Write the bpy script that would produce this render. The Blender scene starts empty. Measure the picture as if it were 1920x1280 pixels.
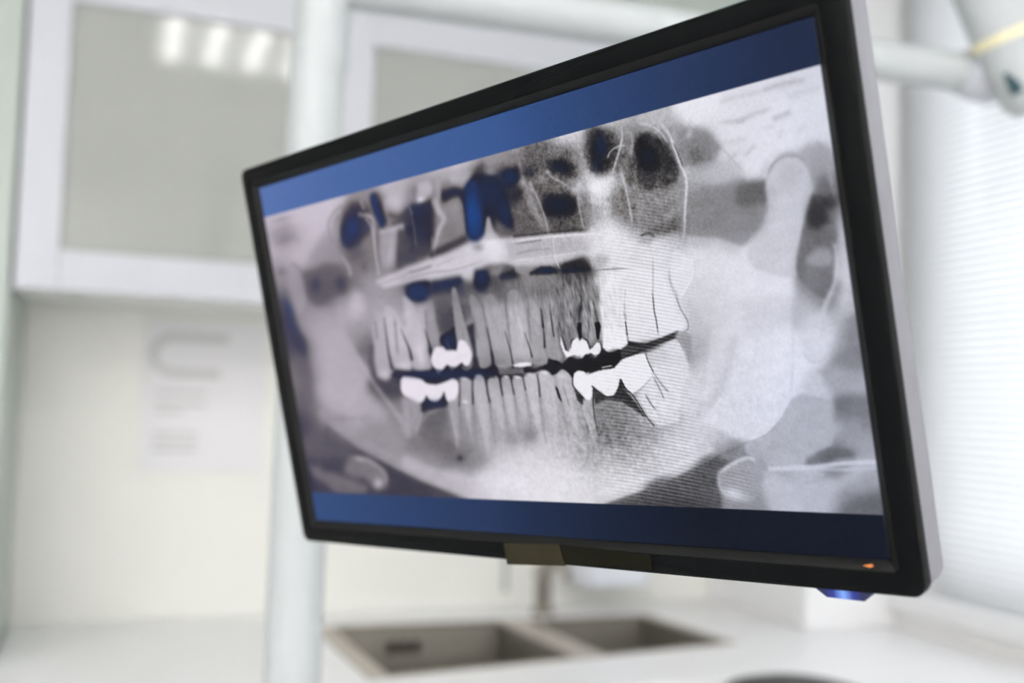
import bpy, bmesh, math, random
import numpy as np
from mathutils import Matrix, Vector

# ------------------------------------------------------------------ camera, world, lights, exposure
scene = bpy.context.scene
COL = scene.collection
cam_data = bpy.data.cameras.new('camera'); cam = bpy.data.objects.new('camera', cam_data); COL.objects.link(cam)
scene.camera = cam
cam_data.sensor_width = 36.0; cam_data.lens = 37.31
_r = Vector((0.93678, -0.34862, 0.03026)); _d = Vector((0.05016, 0.04819, -0.99758)); _f = Vector((0.34632, 0.93602, 0.06263))
_m = Matrix((_r, -_d, -_f)).transposed().to_4x4(); _m.translation = Vector((0, 0, 1.35)); cam.matrix_world = _m
cam_data.clip_start = 0.02; cam_data.clip_end = 60
cam_data.dof.use_dof = True; cam_data.dof.focus_distance = 0.605; cam_data.dof.aperture_fstop = 3.2; cam_data.dof.aperture_blades = 0

EXPO = 0.0
vs = scene.view_settings; scene.display_settings.display_device = 'sRGB'
vs.view_transform = 'Standard'; vs.look = 'None'; vs.exposure = EXPO; vs.gamma = 1.0; vs.use_curve_mapping = False

world = bpy.data.worlds.new('daylight'); scene.world = world; world.use_nodes = True
bg = world.node_tree.nodes['Background']; bg.inputs[0].default_value = (0.97, 0.985, 1.0, 1); bg.inputs[1].default_value = 2.8

CEIL = 2.70
def lamp(name, loc, size, power, color, rot=(0, 0, 0)):
    d = bpy.data.lights.new(name, 'AREA'); d.shape = 'RECTANGLE'; d.size, d.size_y = size; d.energy = power; d.color = color
    o = bpy.data.objects.new(name, d); COL.objects.link(o); o.location = loc; o.rotation_euler = rot
    return o
# daylight entering through the window; the rest comes from ceiling tubes, most of them added as unseen fill
lamp('window_daylight', (1.90, 1.22, 1.7), (1.6, 1.6), 50, (0.97, 0.985, 1.0), (0, math.radians(90), 0))

# ------------------------------------------------------------------ helpers
def lin(c):
    return tuple(((v/12.92) if v <= .04045 else ((v+.055)/1.055)**2.4) for v in c)
def mat(name, col, rough=.5, spec=.5, metal=0, bump=None, noise=None, coat=0, emit=None, trans=0, alpha=None):
    m = bpy.data.materials.new(name); m.use_nodes = True; nt = m.node_tree; b = nt.nodes['Principled BSDF']
    c = lin(col)+(1,)
    b.inputs['Base Color'].default_value = c; b.inputs['Roughness'].default_value = rough
    b.inputs['Specular IOR Level'].default_value = spec; b.inputs['Metallic'].default_value = metal
    b.inputs['Coat Weight'].default_value = coat
    if noise or bump:
        tc = nt.nodes.new('ShaderNodeTexCoord'); n = nt.nodes.new('ShaderNodeTexNoise')
        sc_, amt = noise or (30, .02)
        n.inputs['Scale'].default_value = sc_; n.inputs['Detail'].default_value = 5
        nt.links.new(tc.outputs['Object'], n.inputs['Vector'])
        r = nt.nodes.new('ShaderNodeValToRGB'); r.color_ramp.elements[0].position = .3; r.color_ramp.elements[1].position = .7
        r.color_ramp.elements[0].color = tuple(max(0, v*(1-amt)) for v in c[:3])+(1,); r.color_ramp.elements[1].color = tuple(min(1, v*(1+amt)) for v in c[:3])+(1,)
        nt.links.new(n.outputs['Fac'], r.inputs['Fac']); nt.links.new(r.outputs['Color'], b.inputs['Base Color'])
        if bump:
            bp = nt.nodes.new('ShaderNodeBump'); bp.inputs['Strength'].default_value = bump; bp.inputs['Distance'].default_value = .002
            nt.links.new(n.outputs['Fac'], bp.inputs['Height']); nt.links.new(bp.outputs['Normal'], b.inputs['Normal'])
    if emit:
        b.inputs['Emission Color'].default_value = lin(emit[0])+(1,); b.inputs['Emission Strength'].default_value = emit[1]
    return m
def tag(o, label=None, cat=None, group=None, kind=None):
    for k, v in (('label', label), ('category', cat), ('group', group), ('kind', kind)):
        if v: o[k] = v
    return o
def empty(name, loc, label, cat, group=None, rot=None):
    o = bpy.data.objects.new(name, None); COL.objects.link(o); o.location = loc; o.empty_display_size = .05
    if rot is not None: o.rotation_euler = rot
    return tag(o, label, cat, group)
def obj(name, bm, m, parent=None, smooth=True, bevel=0, seg=2, angle=35):
    me = bpy.data.meshes.new(name); bmesh.ops.recalc_face_normals(bm, faces=bm.faces[:]); bm.to_mesh(me); bm.free()
    o = bpy.data.objects.new(name, me); COL.objects.link(o)
    me.materials.append(m)
    if smooth:
        for p in me.polygons: p.use_smooth = True
        try: me.set_sharp_from_angle(angle=math.radians(angle))
        except Exception: pass
    if bevel:
        bv = o.modifiers.new('bevel', 'BEVEL'); bv.width = bevel; bv.segments = seg; bv.limit_method = 'ANGLE'; bv.angle_limit = math.radians(40)
        bv.harden_normals = True
    if parent: o.parent = parent
    return o
def bx(bm, x0, x1, y0, y1, z0, z1):
    v = [bm.verts.new(p) for p in ((x0,y0,z0),(x1,y0,z0),(x1,y1,z0),(x0,y1,z0),(x0,y0,z1),(x1,y0,z1),(x1,y1,z1),(x0,y1,z1))]
    for f in ((0,3,2,1),(4,5,6,7),(0,1,5,4),(1,2,6,5),(2,3,7,6),(3,0,4,7)): bm.faces.new([v[i] for i in f])
    return bm
def box(*a): return bx(bmesh.new(), *a)
def prism(pts, z0, z1, bm=None):                         # outline in xy, extruded along z
    bm = bm or bmesh.new(); a = [bm.verts.new((x, y, z0)) for x, y in pts]; b = [bm.verts.new((x, y, z1)) for x, y in pts]; n = len(pts)
    bm.faces.new(a[::-1]); bm.faces.new(b)
    for i in range(n): bm.faces.new((a[i], a[(i+1) % n], b[(i+1) % n], b[i]))
    return bm
def tube(path, radii, seg=40, bm=None, caps=True):
    bm = bm or bmesh.new(); P_ = [Vector(p) for p in path]; rings = []
    if not hasattr(radii, '__len__'): radii = [radii]*len(P_)
    up = None
    for i, p in enumerate(P_):
        t = (P_[min(i+1, len(P_)-1)]-P_[max(i-1, 0)]).normalized()
        if up is None: up = Vector((0, 0, 1)) if abs(t.z) < .9 else Vector((1, 0, 0))
        s = t.cross(up).normalized(); u = s.cross(t).normalized(); up = u
        rings.append([bm.verts.new(p+(s*math.cos(a)+u*math.sin(a))*radii[i]) for a in [2*math.pi*k/seg for k in range(seg)]])
    for a, b in zip(rings, rings[1:]):
        for k in range(seg): bm.faces.new((a[k], a[(k+1) % seg], b[(k+1) % seg], b[k]))
    if caps: bm.faces.new(rings[0][::-1]); bm.faces.new(rings[-1])
    return bm
def lathe(prof, seg=40, bm=None, off=(0, 0, 0)):
    bm = bm or bmesh.new(); rings = []
    for r, z in prof:
        rings.append([bm.verts.new((off[0]+r*math.cos(2*math.pi*k/seg), off[1]+r*math.sin(2*math.pi*k/seg), off[2]+z)) for k in range(seg)])
    for a, b in zip(rings, rings[1:]):
        for k in range(seg): bm.faces.new((a[k], a[(k+1) % seg], b[(k+1) % seg], b[k]))
    bm.faces.new(rings[0][::-1]); bm.faces.new(rings[-1]); return bm
def rrect(hw, hh, r, n=8, cx=0, cy=0):
    out = []
    for sx, sy, a0 in ((1, 1, 0), (-1, 1, 90), (-1, -1, 180), (1, -1, 270)):
        for k in range(n+1):
            a = math.radians(a0+90*k/n); out.append((cx+sx*(hw-r)+r*math.cos(a), cy+sy*(hh-r)+r*math.sin(a)))
    return out

# ------------------------------------------------------------------ materials
M = dict(
    wall=mat('wall_paint', (.95, .95, .945), .6, .3, noise=(6, .01), bump=.05),
    splash=mat('gloss_splashback', (.97, .97, .945), .22, .5, noise=(3, .006)),
    ceil=mat('ceiling_paint', (.96, .96, .96), .8, .2, noise=(8, .01)),
    floor=mat('vinyl_floor', (.80, .80, .81), .5, .4, noise=(5, .06)),
    white=mat('white_lacquer', (.785, .795, .82), .35, .5, noise=(4, .006)),
    white2=mat('white_laminate', (.97, .97, .972), .35, .5, noise=(5, .008)),
    green=mat('pale_green_laminate', (.70, .735, .71), .35, .4, noise=(4, .01)),
    inner=mat('cabinet_interior', (.96, .965, .95), .6, .3, noise=(6, .01)),
    enamel=mat('white_enamel_tube', (.73, .75, .755), .45, .5, noise=(5, .006)),
    steel=mat('brushed_steel', (.62, .60, .57), .38, .5, metal=.85, noise=(40, .05)),
    steeld=mat('shaded_steel_bowl', (.40, .385, .355), .42, .5, metal=.6, noise=(40, .05)),  # sink steel darkened, the shading of the bowl walls put into its colour
    rimsteel=mat('satin_steel_rim', (.74, .71, .67), .45, .5, metal=.35, noise=(40, .03)),
    darkhole=mat('dark_opening', (.16, .15, .13), .7, .2, noise=(20, .05)),
    bezel=mat('glossy_black_plastic', (.028, .034, .038), .22, .07, noise=(20, .04)),
    bezel_in=mat('matte_black_plastic', (.04, .042, .042), .45, .2, noise=(20, .04)),
    shell=mat('light_grey_plastic', (.485, .485, .515), .5, .4, noise=(60, .015), bump=.04),
    tape=mat('brown_tinted_tape', (.15, .135, .08), .4, .15, noise=(60, .10)),
    olive_flat=mat('dark_olive_strip', (.05, .046, .01), .4, .1, noise=(50, .12)),
    teal=mat('dark_teal_plastic', (.12, .25, .28), .4, .4, noise=(20, .04)),
    yellow=mat('cream_ring', (.92, .89, .74), .4, .4, noise=(20, .02)),
    amber=mat('amber_print', (.75, .45, .22), .4, .3, noise=(400, .2)),
    grey=mat('grey_print', (.84, .84, .84), .6, .3, noise=(20, .03)),
    paper=mat('off_white_panel', (.945, .94, .95), .5, .3, noise=(10, .008)),
    dispenser=mat('bluish_white_plastic', (.92, .935, .965), .3, .5, noise=(5, .006)),
    chrome=mat('chrome', (.78, .78, .76), .15, .5, metal=1, noise=(20, .02)),
    brown=mat('brown_reflection_tone', (.50, .33, .22), .3, .5, noise=(10, .08)),
    cushion=mat('dark_grey_upholstery', (.20, .215, .21), .55, .4, noise=(50, .06), bump=.1),
    fillglow=mat('fill_fluorescent_tube', (1, 1, 1), .5, .2, emit=((.995, .985, .975), 43.0), noise=(5, .001)),
    dimglow=mat('dimmed_fluorescent_tube', (1, 1, 1), .5, .2, emit=((.99, .985, .98), 20.0), noise=(5, .001)),
    led=None,
)
def glass_mat(name, tint, refl, rough, frost=0):
    m = bpy.data.materials.new(name); m.use_nodes = True; nt = m.node_tree; nt.nodes.clear()
    o = nt.nodes.new('ShaderNodeOutputMaterial'); t = nt.nodes.new('ShaderNodeBsdfTransparent'); g = nt.nodes.new('ShaderNodeBsdfGlossy')
    fr = nt.nodes.new('ShaderNodeFresnel'); fr.inputs[0].default_value = 1.5; mr = nt.nodes.new('ShaderNodeMapRange')
    n = nt.nodes.new('ShaderNodeTexNoise'); n.inputs['Scale'].default_value = 3; cr = nt.nodes.new('ShaderNodeMapRange'); cr.inputs[3].default_value = .96; cr.inputs[4].default_value = 1.0
    vm = nt.nodes.new('ShaderNodeVectorMath'); vm.operation = 'SCALE'; vm.inputs[0].default_value = lin(tint)
    nt.links.new(n.outputs['Fac'], cr.inputs[0]); nt.links.new(cr.outputs[0], vm.inputs['Scale']); nt.links.new(vm.outputs[0], t.inputs[0])
    mr.inputs[3].default_value = refl[0]; mr.inputs[4].default_value = refl[1]
    g.inputs['Roughness'].default_value = rough
    mx = nt.nodes.new('ShaderNodeMixShader'); nt.links.new(fr.outputs[0], mr.inputs[0]); nt.links.new(mr.outputs[0], mx.inputs[0])
    df = nt.nodes.new('ShaderNodeBsdfDiffuse'); df.inputs[0].default_value = lin(tint)+(1,); mf = nt.nodes.new('ShaderNodeMixShader'); mf.inputs[0].default_value = frost
    nt.links.new(t.outputs[0], mf.inputs[1]); nt.links.new(df.outputs[0], mf.inputs[2])
    nt.links.new(mf.outputs[0], mx.inputs[1]); nt.links.new(g.outputs[0], mx.inputs[2]); nt.links.new(mx.outputs[0], o.inputs[0]); return m
M['glass'] = glass_mat('grey_satin_glass', (.86, .87, .85), (.0, 1.0), .05, .52)
M['pane'] = glass_mat('window_glass', (.98, .99, 1.0), (.02, 1.0), .0)
def slat_mat():
    m = bpy.data.materials.new('translucent_white_slat'); m.use_nodes = True; nt = m.node_tree; nt.nodes.clear()
    o = nt.nodes.new('ShaderNodeOutputMaterial'); d = nt.nodes.new('ShaderNodeBsdfDiffuse'); t = nt.nodes.new('ShaderNodeBsdfTranslucent')
    n = nt.nodes.new('ShaderNodeTexNoise'); n.inputs['Scale'].default_value = 2; r = nt.nodes.new('ShaderNodeMapRange'); r.inputs[3].default_value = .86; r.inputs[4].default_value = .92
    nt.links.new(n.outputs['Fac'], r.inputs[0])
    mx = nt.nodes.new('ShaderNodeMixShader'); mx.inputs[0].default_value = .5
    nt.links.new(r.outputs[0], d.inputs[0]); nt.links.new(r.outputs[0], t.inputs[0])
    nt.links.new(d.outputs[0], mx.inputs[1]); nt.links.new(t.outputs[0], mx.inputs[2]); nt.links.new(mx.outputs[0], o.inputs[0]); return m
M['slat'] = slat_mat()
def led_mat():                                            # brightest in the middle of the lens, as the lamp behind it glows through
    m = bpy.data.materials.new('blue_power_lamp'); m.use_nodes = True; nt = m.node_tree; b = nt.nodes['Principled BSDF']
    tc = nt.nodes.new('ShaderNodeTexCoord'); mp = nt.nodes.new('ShaderNodeMapping'); gr = nt.nodes.new('ShaderNodeTexGradient'); gr.gradient_type = 'SPHERICAL'
    mp.inputs['Location'].default_value = (-.2125*95, 0, 0); mp.inputs['Scale'].default_value = (95, 0, 0)
    cr = nt.nodes.new('ShaderNodeValToRGB'); cr.color_ramp.elements[0].color = (.001, .004, .05, 1); cr.color_ramp.elements[1].color = (.22, .40, 1.0, 1)
    e = cr.color_ramp.elements.new(.5); e.color = (.004, .02, .28, 1)
    nt.links.new(tc.outputs['Object'], mp.inputs[0]); nt.links.new(mp.outputs[0], gr.inputs[0]); nt.links.new(gr.outputs[0], cr.inputs[0])
    nt.links.new(cr.outputs[0], b.inputs['Emission Color']); b.inputs['Emission Strength'].default_value = 1.0; b.inputs['Base Color'].default_value = (.002, .004, .02, 1); return m
M['led'] = led_mat()

# ------------------------------------------------------------------ the room
XL, XR, YB, YF = -2.3, 1.62, 2.30, -2.6                   # left wall, window wall, cabinet wall, wall behind
def struct(name, bm, m, parent=None, **k):
    o = obj(name, bm, m, parent, **k)
    if not parent: o['kind'] = 'structure'
    return o
struct('floor', box(XL-.1, XR+.2, YF-.1, YB+.1, -.1, 0), M['floor'])
struct('ceiling', box(XL-.1, XR+.2, YF-.1, YB+.1, CEIL, CEIL+.1), M['ceil'])
struct('wall_back', box(XL-.1, XR, YB, YB+.1, 0, CEIL), M['splash'])
struct('wall_front', box(XL-.1, XR+.2, YF-.1, YF, 0, CEIL), M['wall'])
struct('wall_left', box(XL-.1, XL, YF, YB, 0, CEIL), M['wall'])
WY0, WY1, WZ0, WZ1 = .38, 1.868, .965, 2.42                # window opening
bm = bmesh.new(); bx(bm, XR, XR+.2, YF, WY0, 0, CEIL); bx(bm, XR, XR+.2, WY1, YB+.1, 0, CEIL); bx(bm, XR, XR+.2, WY0, WY1, 0, WZ0); bx(bm, XR, XR+.2, WY0, WY1, WZ1, CEIL)
struct('wall_right', bm, M['wall'])
# white boxed-in column in the corner between cabinet wall and window
struct('trim_1', box(1.385, XR-.002, 1.905, YB-.002, .90, CEIL-.002), M['white2'], bevel=.004)
w = empty('window_1', (XR+.12, (WY0+WY1)/2, WZ0), None, None); w['kind'] = 'structure'
def at(o, bm):                                            # shift geometry built in room coordinates into its parent's frame
    bmesh.ops.translate(bm, verts=bm.verts[:], vec=-Vector(o.location)); return bm
bm = bmesh.new(); fx0, fx1 = XR+.10, XR+.15
for a in ((WY0, WY0+.06, WZ0, WZ1), (WY1-.06, WY1, WZ0, WZ1), (WY0+.06, WY1-.06, WZ0, WZ0+.06), (WY0+.06, WY1-.06, WZ1-.06, WZ1), (1.08, 1.15, WZ0+.06, WZ1-.06)): bx(bm, fx0, fx1, *a)
obj('window_frame', at(w, bm), M['white2'], w, bevel=.003)
obj('window_glass', at(w, box(XR+.12, XR+.126, WY0+.05, WY1-.05, WZ0+.05, WZ1-.05)), M['pane'], w, smooth=False)
obj('window_sill', at(w, box(XR-.025, XR+.10, WY0-.03, WY1+.03, WZ0-.022, WZ0)), M['white2'], w, bevel=.003)

# venetian blind
bl = empty('venetian_blind', (XR-.02, (WY0+WY1)/2, WZ0+.01), 'white venetian blind with closed narrow slats hanging over the bright window', 'blind')
bm = bmesh.new(); z = WZ0+.035; pitch = .0165
y0, y1 = WY0+.01, WY1+.012
while z < WZ1-.02:
    n = 4; pr = []
    for k in range(n+1):                                   # gently crowned slat, tilted almost shut
        t = k/n-.5; a = math.radians(62); s = t*.021; c = .0016*(1-4*t*t)
        pr.append((-.018+s*math.cos(a)-c*math.sin(a), z+s*math.sin(a)+c*math.cos(a)))
    va = [bm.verts.new((XR+x, y0, zz)) for x, zz in pr]; vb = [bm.verts.new((XR+x, y1, zz)) for x, zz in pr]
    for i in range(n): bm.faces.new((va[i], va[i+1], vb[i+1], vb[i]))
    z += pitch
s_ = obj('slats', at(bl, bm), M['slat'], bl)
so = s_.modifiers.new('thickness', 'SOLIDIFY'); so.thickness = .0004
obj('head_rail', at(bl, box(XR-.045, XR-.002, y0, y1, WZ1-.02, WZ1+.03)), M['white2'], bl, bevel=.003)
obj('bottom_rail', at(bl, box(XR-.032, XR-.008, y0, y1, WZ0+.004, WZ0+.02)), M['white2'], bl, bevel=.003)
for yy in (y0+.12, (y0+y1)/2, y1-.12):
    obj('ladder_cord', at(bl, tube([(XR-.031, yy, WZ0+.012), (XR-.031, yy, WZ1-.01)], .0012, 8)), M['white2'], bl)

# ceiling lights: the one above the monitor, and unseen others added as fill
def ceiling_light(loc, label, glow='fillglow'):
    e = empty('ceiling_light', loc, label, 'ceiling light', 'louvred ceiling lights')
    bm = bmesh.new()
    for a in ((-.30, .30, -.30, -.285), (-.30, .30, .285, .30), (-.30, -.285, -.285, .285), (.285, .30, -.285, .285)): bx(bm, a[0], a[1], a[2], a[3], -.07, -.001)
    bx(bm, -.285, .285, -.285, .285, -.008, -.001); obj('housing', bm, M['white2'], e, bevel=.002)
    for k in range(4):
        x = -.225+.15*k
        obj('lamp_tube', tube([(x, -.275, -.045), (x, .275, -.045)], .019, 20), M[glow], e)
    return e
ceiling_light((.355, -.01, CEIL), 'square white ceiling light with four tubes above the monitor', 'dimglow')
ceiling_light((-.9, -1.0, CEIL), 'added unseen square fill light with four tubes over the left part of the room')
ceiling_light((-.9, -2.1, CEIL), 'added unseen square fill light with four tubes by the rear left of the room')
ceiling_light((-1.85, -.2, CEIL), 'added unseen square fill light with four tubes by the left wall, nearer the cabinets')
ceiling_light((-1.85, -1.7, CEIL), 'added unseen square fill light with four tubes by the left wall, far from the cabinets')
ceiling_light((1.15, -1.7, CEIL), 'added unseen square fill light with four tubes far behind the monitor viewer')

# tall pale cabinet closing the left side
t = empty('tall_cabinet', (-.545, 1.87, 0), 'tall pale green-grey cabinet at the left edge beside the splashback', 'cabinet')
obj('body', at(t, box(-.90, -.176, 1.968, YB-.005, .10, 2.45)), M['green'], t, bevel=.003)
obj('plinth', at(t, box(-.89, -.20, 1.99, YB-.01, 0, .10)), M['steel'], t)
obj('door', at(t, box(-.897, -.178, 1.946, 1.966, .12, 2.44)), M['green'], t, bevel=.003)

# wall cabinet with two glass doors
CY, CZ0, CZ1 = 1.95, 1.530, 2.115
c = empty('wall_cabinet', (.50, CY+.16, CZ0), 'white wall cabinet with grey glass doors above the splashback', 'cabinet')
cx0, cx1 = -.172, 1.30
bm = bmesh.new()
for a in ((cx0, cx0+.018, CY+.02, YB-.003, CZ0, CZ1), (cx1-.018, cx1, CY+.02, YB-.003, CZ0, CZ1), (cx0+.018, cx1-.018, CY+.02, YB-.003, CZ0, CZ0+.018), (cx0+.018, cx1-.018, CY+.02, YB-.003, CZ1-.018, CZ1),
          (cx0+.018, cx1-.018, YB-.012, YB-.003, CZ0+.018, CZ1-.018), (.350, .368, CY+.02, YB-.012, CZ0+.018, CZ1-.018)): bx(bm, *a)
obj('carcass', at(c, bm), M['inner'], c)
obj('shelf', at(c, box(cx0+.018, .350, CY+.03, YB-.012, 1.86, 1.872)), M['inner'], c)
obj('shelf', at(c, box(.368, cx1-.018, CY+.03, YB-.012, 1.83, 1.842)), M['inner'], c)
for x0, x1 in ((cx0, .3575), (.3605, cx1)):
    fw = .068 if x0 < 0 else .066
    bm = bmesh.new(); y0_, y1_ = CY, CY+.019
    for a in ((x0, x0+fw, CZ0-.004, CZ1), (x1-fw, x1, CZ0-.004, CZ1), (x0+fw, x1-fw, CZ0-.004, CZ0+.066), (x0+fw, x1-fw, CZ1-.085, CZ1)): bx(bm, a[0], a[1], y0_, y1_, a[2], a[3])
    d = obj('door', at(c, bm), M['white'], c, bevel=.002)
    g = box(x0+fw-.006, x1-fw+.006, CY+.009, CY+.013, CZ0+.060, CZ1-.079)
    bmesh.ops.translate(g, verts=g.verts[:], vec=-Vector(c.location)); gl = obj('door_glass', g, M['glass'], d, smooth=False); gl['label'] = 'grey glass pane'
# cornice above the wall cabinet
struct('trim_2', box(cx0, 1.30, CY+.03, YB-.003, CZ1+.002, CEIL-.002), M['green'])
# brown shape in the cabinet, standing in for a reflection on its glass
j = empty('reflection_stand_in', (-.055, 2.05, CZ0+.018), 'brown shape standing in for a reflection in the lower left of the cabinet glass', 'reflection_shape')
obj('stand_in_body', lathe([(.030, 0), (.034, .01), (.034, .055), (.026, .068), (.022, .074)], 28), M['brown'], j)
obj('stand_in_top', lathe([(.024, .074), (.025, .078), (.025, .096), (.022, .099)], 28), M['cushion'], j)

# faint wall panel with grey marks on the splashback
p = empty('wall_panel', (.30, YB-.001, 1.18), 'off-white wall panel with faint grey marks on the splashback', 'panel')
def pnl(x0, x1, z0, z1, y=.004, t0=0): return box(x0-.30, x1-.30, -y, -t0, z0-1.18, z1-1.18)
obj('plate', pnl(.05, .292, 1.197, 1.508, .004), M['paper'], p, bevel=.001)
bm = bmesh.new()                                          # a sideways arch and two pairs of bars
def bar(x0, x1, z0, z1): bx(bm, x0-.30, x1-.30, -.0052, -.0038, z0-1.18, z1-1.18)
bar(.105, .215, 1.466, 1.486); bar(.105, .20, 1.392, 1.410)
for k in range(9):
    a0 = math.radians(90+20*k); a1 = math.radians(110+20*k)
    q = [(.105+r*math.cos(a), 1.439+r*math.sin(a)*1.0) for r, a in ((.047, a0), (.047, a1), (.028, a1), (.028, a0))]
    v1 = [bm.verts.new((x-.30, -.0052, z-1.18)) for x, z in q]; v0 = [bm.verts.new((x-.30, -.0038, z-1.18)) for x, z in q]
    bm.faces.new(v1); bm.faces.new(v0[::-1])
    for i in range(4): bm.faces.new((v1[i], v1[(i+1) % 4], v0[(i+1) % 4], v0[i]))
for z0, z1 in ((1.358, 1.366), (1.334, 1.342), (1.318, 1.325)): bar(.075, .175 if z0 > 1.32 else .13, z0, z1)
for z0, z1 in ((1.272, 1.280), (1.256, 1.263), (1.240, 1.248)): bar(.072, .160, z0, z1)
obj('marks', bm, M['grey'], p, smooth=False)

# worktop: L-shaped slab with a cut-out for the double sink
WZ = .90
SB = [(.392, 2.150), (1.128, 2.128)]                       # rear rim of the sink, left to right
SF = [(.412, 1.735), (1.170, 1.838)]                       # front rim
def lerp2(a, b, t): return (a[0]+(b[0]-a[0])*t, a[1]+(b[1]-a[1])*t)
wt = empty('worktop', (.5, 1.95, WZ), 'white L-shaped worktop running below the splashback and under the window', 'worktop')
yb = YB-.002; fy = 1.60
corner = [(1.10, fy)]+[(1.10+.09*math.sin(math.radians(a)), fy-.09+.09*math.cos(math.radians(a))) for a in (15, 30, 45, 60, 75, 90)]
outer = [(-.174, fy)]+corner+[(1.19, -.4), (XR-.001, -.4), (XR-.001, yb), (-.174, yb)]
hole = [SF[0], SF[1], SB[1], SB[0]]
bm = bmesh.new()
def ringface(z, flip):
    o_ = [bm.verts.new((x, y, z)) for x, y in outer]; h_ = [bm.verts.new((x, y, z)) for x, y in hole]
    es = [bm.edges.new((o_[i], o_[(i+1) % len(o_)])) for i in range(len(o_))]+[bm.edges.new((h_[i], h_[(i+1) % 4])) for i in range(4)]
    bmesh.ops.triangle_fill(bm, edges=es, use_beauty=True, use_dissolve=False); return o_, h_
ot, ht = ringface(WZ, 0); ob, hb = ringface(WZ-.038, 1)
for a, b in ((ot, ob), (ht, hb)):
    for i in range(len(a)): bm.faces.new((a[i], a[(i+1) % len(a)], b[(i+1) % len(a)], b[i]))
obj('slab', at(wt, bm), M['white2'], wt, bevel=.003)
# base cabinets
for i, (x0, x1) in enumerate(((-.172, .375), (.380, 1.185))):
    b_ = empty('base_cabinet', ((x0+x1)/2, 1.95, 0), ('white base cabinet under the left end of the worktop', 'white base cabinet under the double sink')[i], 'cabinet', None)
    bmb = bmesh.new(); bx(bmb, x0, x1, 1.66, YB-.01, .10, .60); bx(bmb, x0, x0+.018, 1.66, YB-.01, .60, WZ-.041); bx(bmb, x1-.018, x1, 1.66, YB-.01, .60, WZ-.041); bx(bmb, x0, x1, YB-.02, YB-.01, .6, WZ-.041)
    obj('body', at(b_, bmb), M['white2'], b_)
    obj('plinth', at(b_, box(x0, x1, 1.70, 1.72, .0, .10)), M['steel'], b_)
    dr = obj('door', at(b_, box(x0+.002, x1-.002, 1.640, 1.658, .105, WZ-.043)), M['white'], b_, bevel=.002)
    obj('handle', at(b_, tube([((x0+x1)/2-.08, 1.622, .78), ((x0+x1)/2+.08, 1.622, .78)], .005, 12)), M['chrome'], dr)
b_ = empty('base_cabinet', (1.41, .9, 0), 'white base cabinet under the worktop along the window', 'cabinet')
obj('body', at(b_, box(1.235, XR-.01, -.38, 1.60, .10, WZ-.041)), M['white2'], b_, bevel=.002)
obj('plinth', at(b_, box(1.27, XR-.02, -.37, 1.58, 0, .10)), M['steel'], b_)

# double sink let into the worktop
sk = empty('double_sink', (.77, 1.95, WZ), 'brushed steel double sink let into the white worktop', 'sink')
def P2(s, t): return lerp2(lerp2(SB[0], SB[1], s), lerp2(SF[0], SF[1], s), t)
def bowl(s0, s1, t0, t1, depth, name):
    bmq = bmesh.new(); e = .004
    top = [P2(s0, t0), P2(s1, t0), P2(s1, t1), P2(s0, t1)]; cxm = sum(a[0] for a in top)/4; cym = sum(a[1] for a in top)/4
    def off(q, k): return (cxm+(q[0]-cxm)*k, cym+(q[1]-cym)*k)
    rings = []
    for k, z_ in ((1, .0), (.985, -.004), (.965, -depth+.03), (.93, -depth+.006), (.86, -depth)):
        rings.append([bmq.verts.new((*off(q, k), WZ+z_)) for q in top])
    for a, b in zip(rings, rings[1:]):
        for i in range(4): bmq.faces.new((a[i], a[(i+1) % 4], b[(i+1) % 4], b[i]))
    bmq.faces.new(rings[-1])
    o = obj(name, at(sk, bmq), M['steeld'], sk, angle=60); so = o.modifiers.new('sheet', 'SOLIDIFY'); so.thickness = .0012; so.offset = -1
    dz = lathe([(.0, -depth+.0015), (.04, -depth+.0015), (.042, -depth+.003), (.03, -depth+.004)], 28, off=(cxm, cym, WZ))
    obj('drain', at(sk, dz), M['steel'], o)
    return o
L = bowl(.045, .52, .012, .99, .17, 'bowl'); bowl(.605, .975, .012, .99, .15, 'bowl')
bm = bmesh.new()                                          # rim
def flat(q, z0, z1): prism(q, z0, z1, bm)
flat([P2(-.004, -.01), P2(1.004, -.01), P2(1.004, .012), P2(-.004, .012)], WZ-.001, WZ+.0025)
flat([P2(-.004, .99), P2(1.004, .99), P2(1.004, 1.01), P2(-.004, 1.01)], WZ-.001, WZ+.0025)
flat([P2(-.004, .012), P2(.045, .012), P2(.045, .99), P2(-.004, .99)], WZ-.001, WZ+.0025)
flat([P2(.975, .012), P2(1.004, .012), P2(1.004, .99), P2(.975, .99)], WZ-.001, WZ+.0025)
flat([P2(.52, .012), P2(.605, .012), P2(.605, .99), P2(.52, .99)], WZ-.001, WZ+.0025)
obj('rim', at(sk, bm), M['rimsteel'], sk, bevel=.0008)
bm = bmesh.new()                                          # overflow slots in the back of the left bowl
for k in range(3):
    q = P2(.21+.035*k, .022); bx(bm, q[0]-.009, q[0]+.009, q[1]-.006, q[1]+.002, WZ-.055, WZ-.030)
obj('overflow_slots', at(sk, bm), M['darkhole'], L, bevel=.001)

# tap behind the sink
fc = empty('tap', (.905, 2.20, WZ), 'small steel tap on the worktop behind the divider of the double sink', 'tap')
obj('tap_body', lathe([(.026, 0), (.026, .006), (.019, .012), (.018, .075), (.022, .082), (.021, .10), (.012, .112)], 28), M['steel'], fc)
obj('spout', tube([(0, 0, .06), (.0, -.03, .10), (0, -.07, .125), (0, -.115, .12), (0, -.13, .095)], [.012, .012, .011, .010, .010], 18), M['steel'], fc)
obj('lever', tube([(0, 0, .108), (.018, .010, .135), (.05, .025, .15)], [.008, .006, .005], 12), M['darkhole'], fc)
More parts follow.
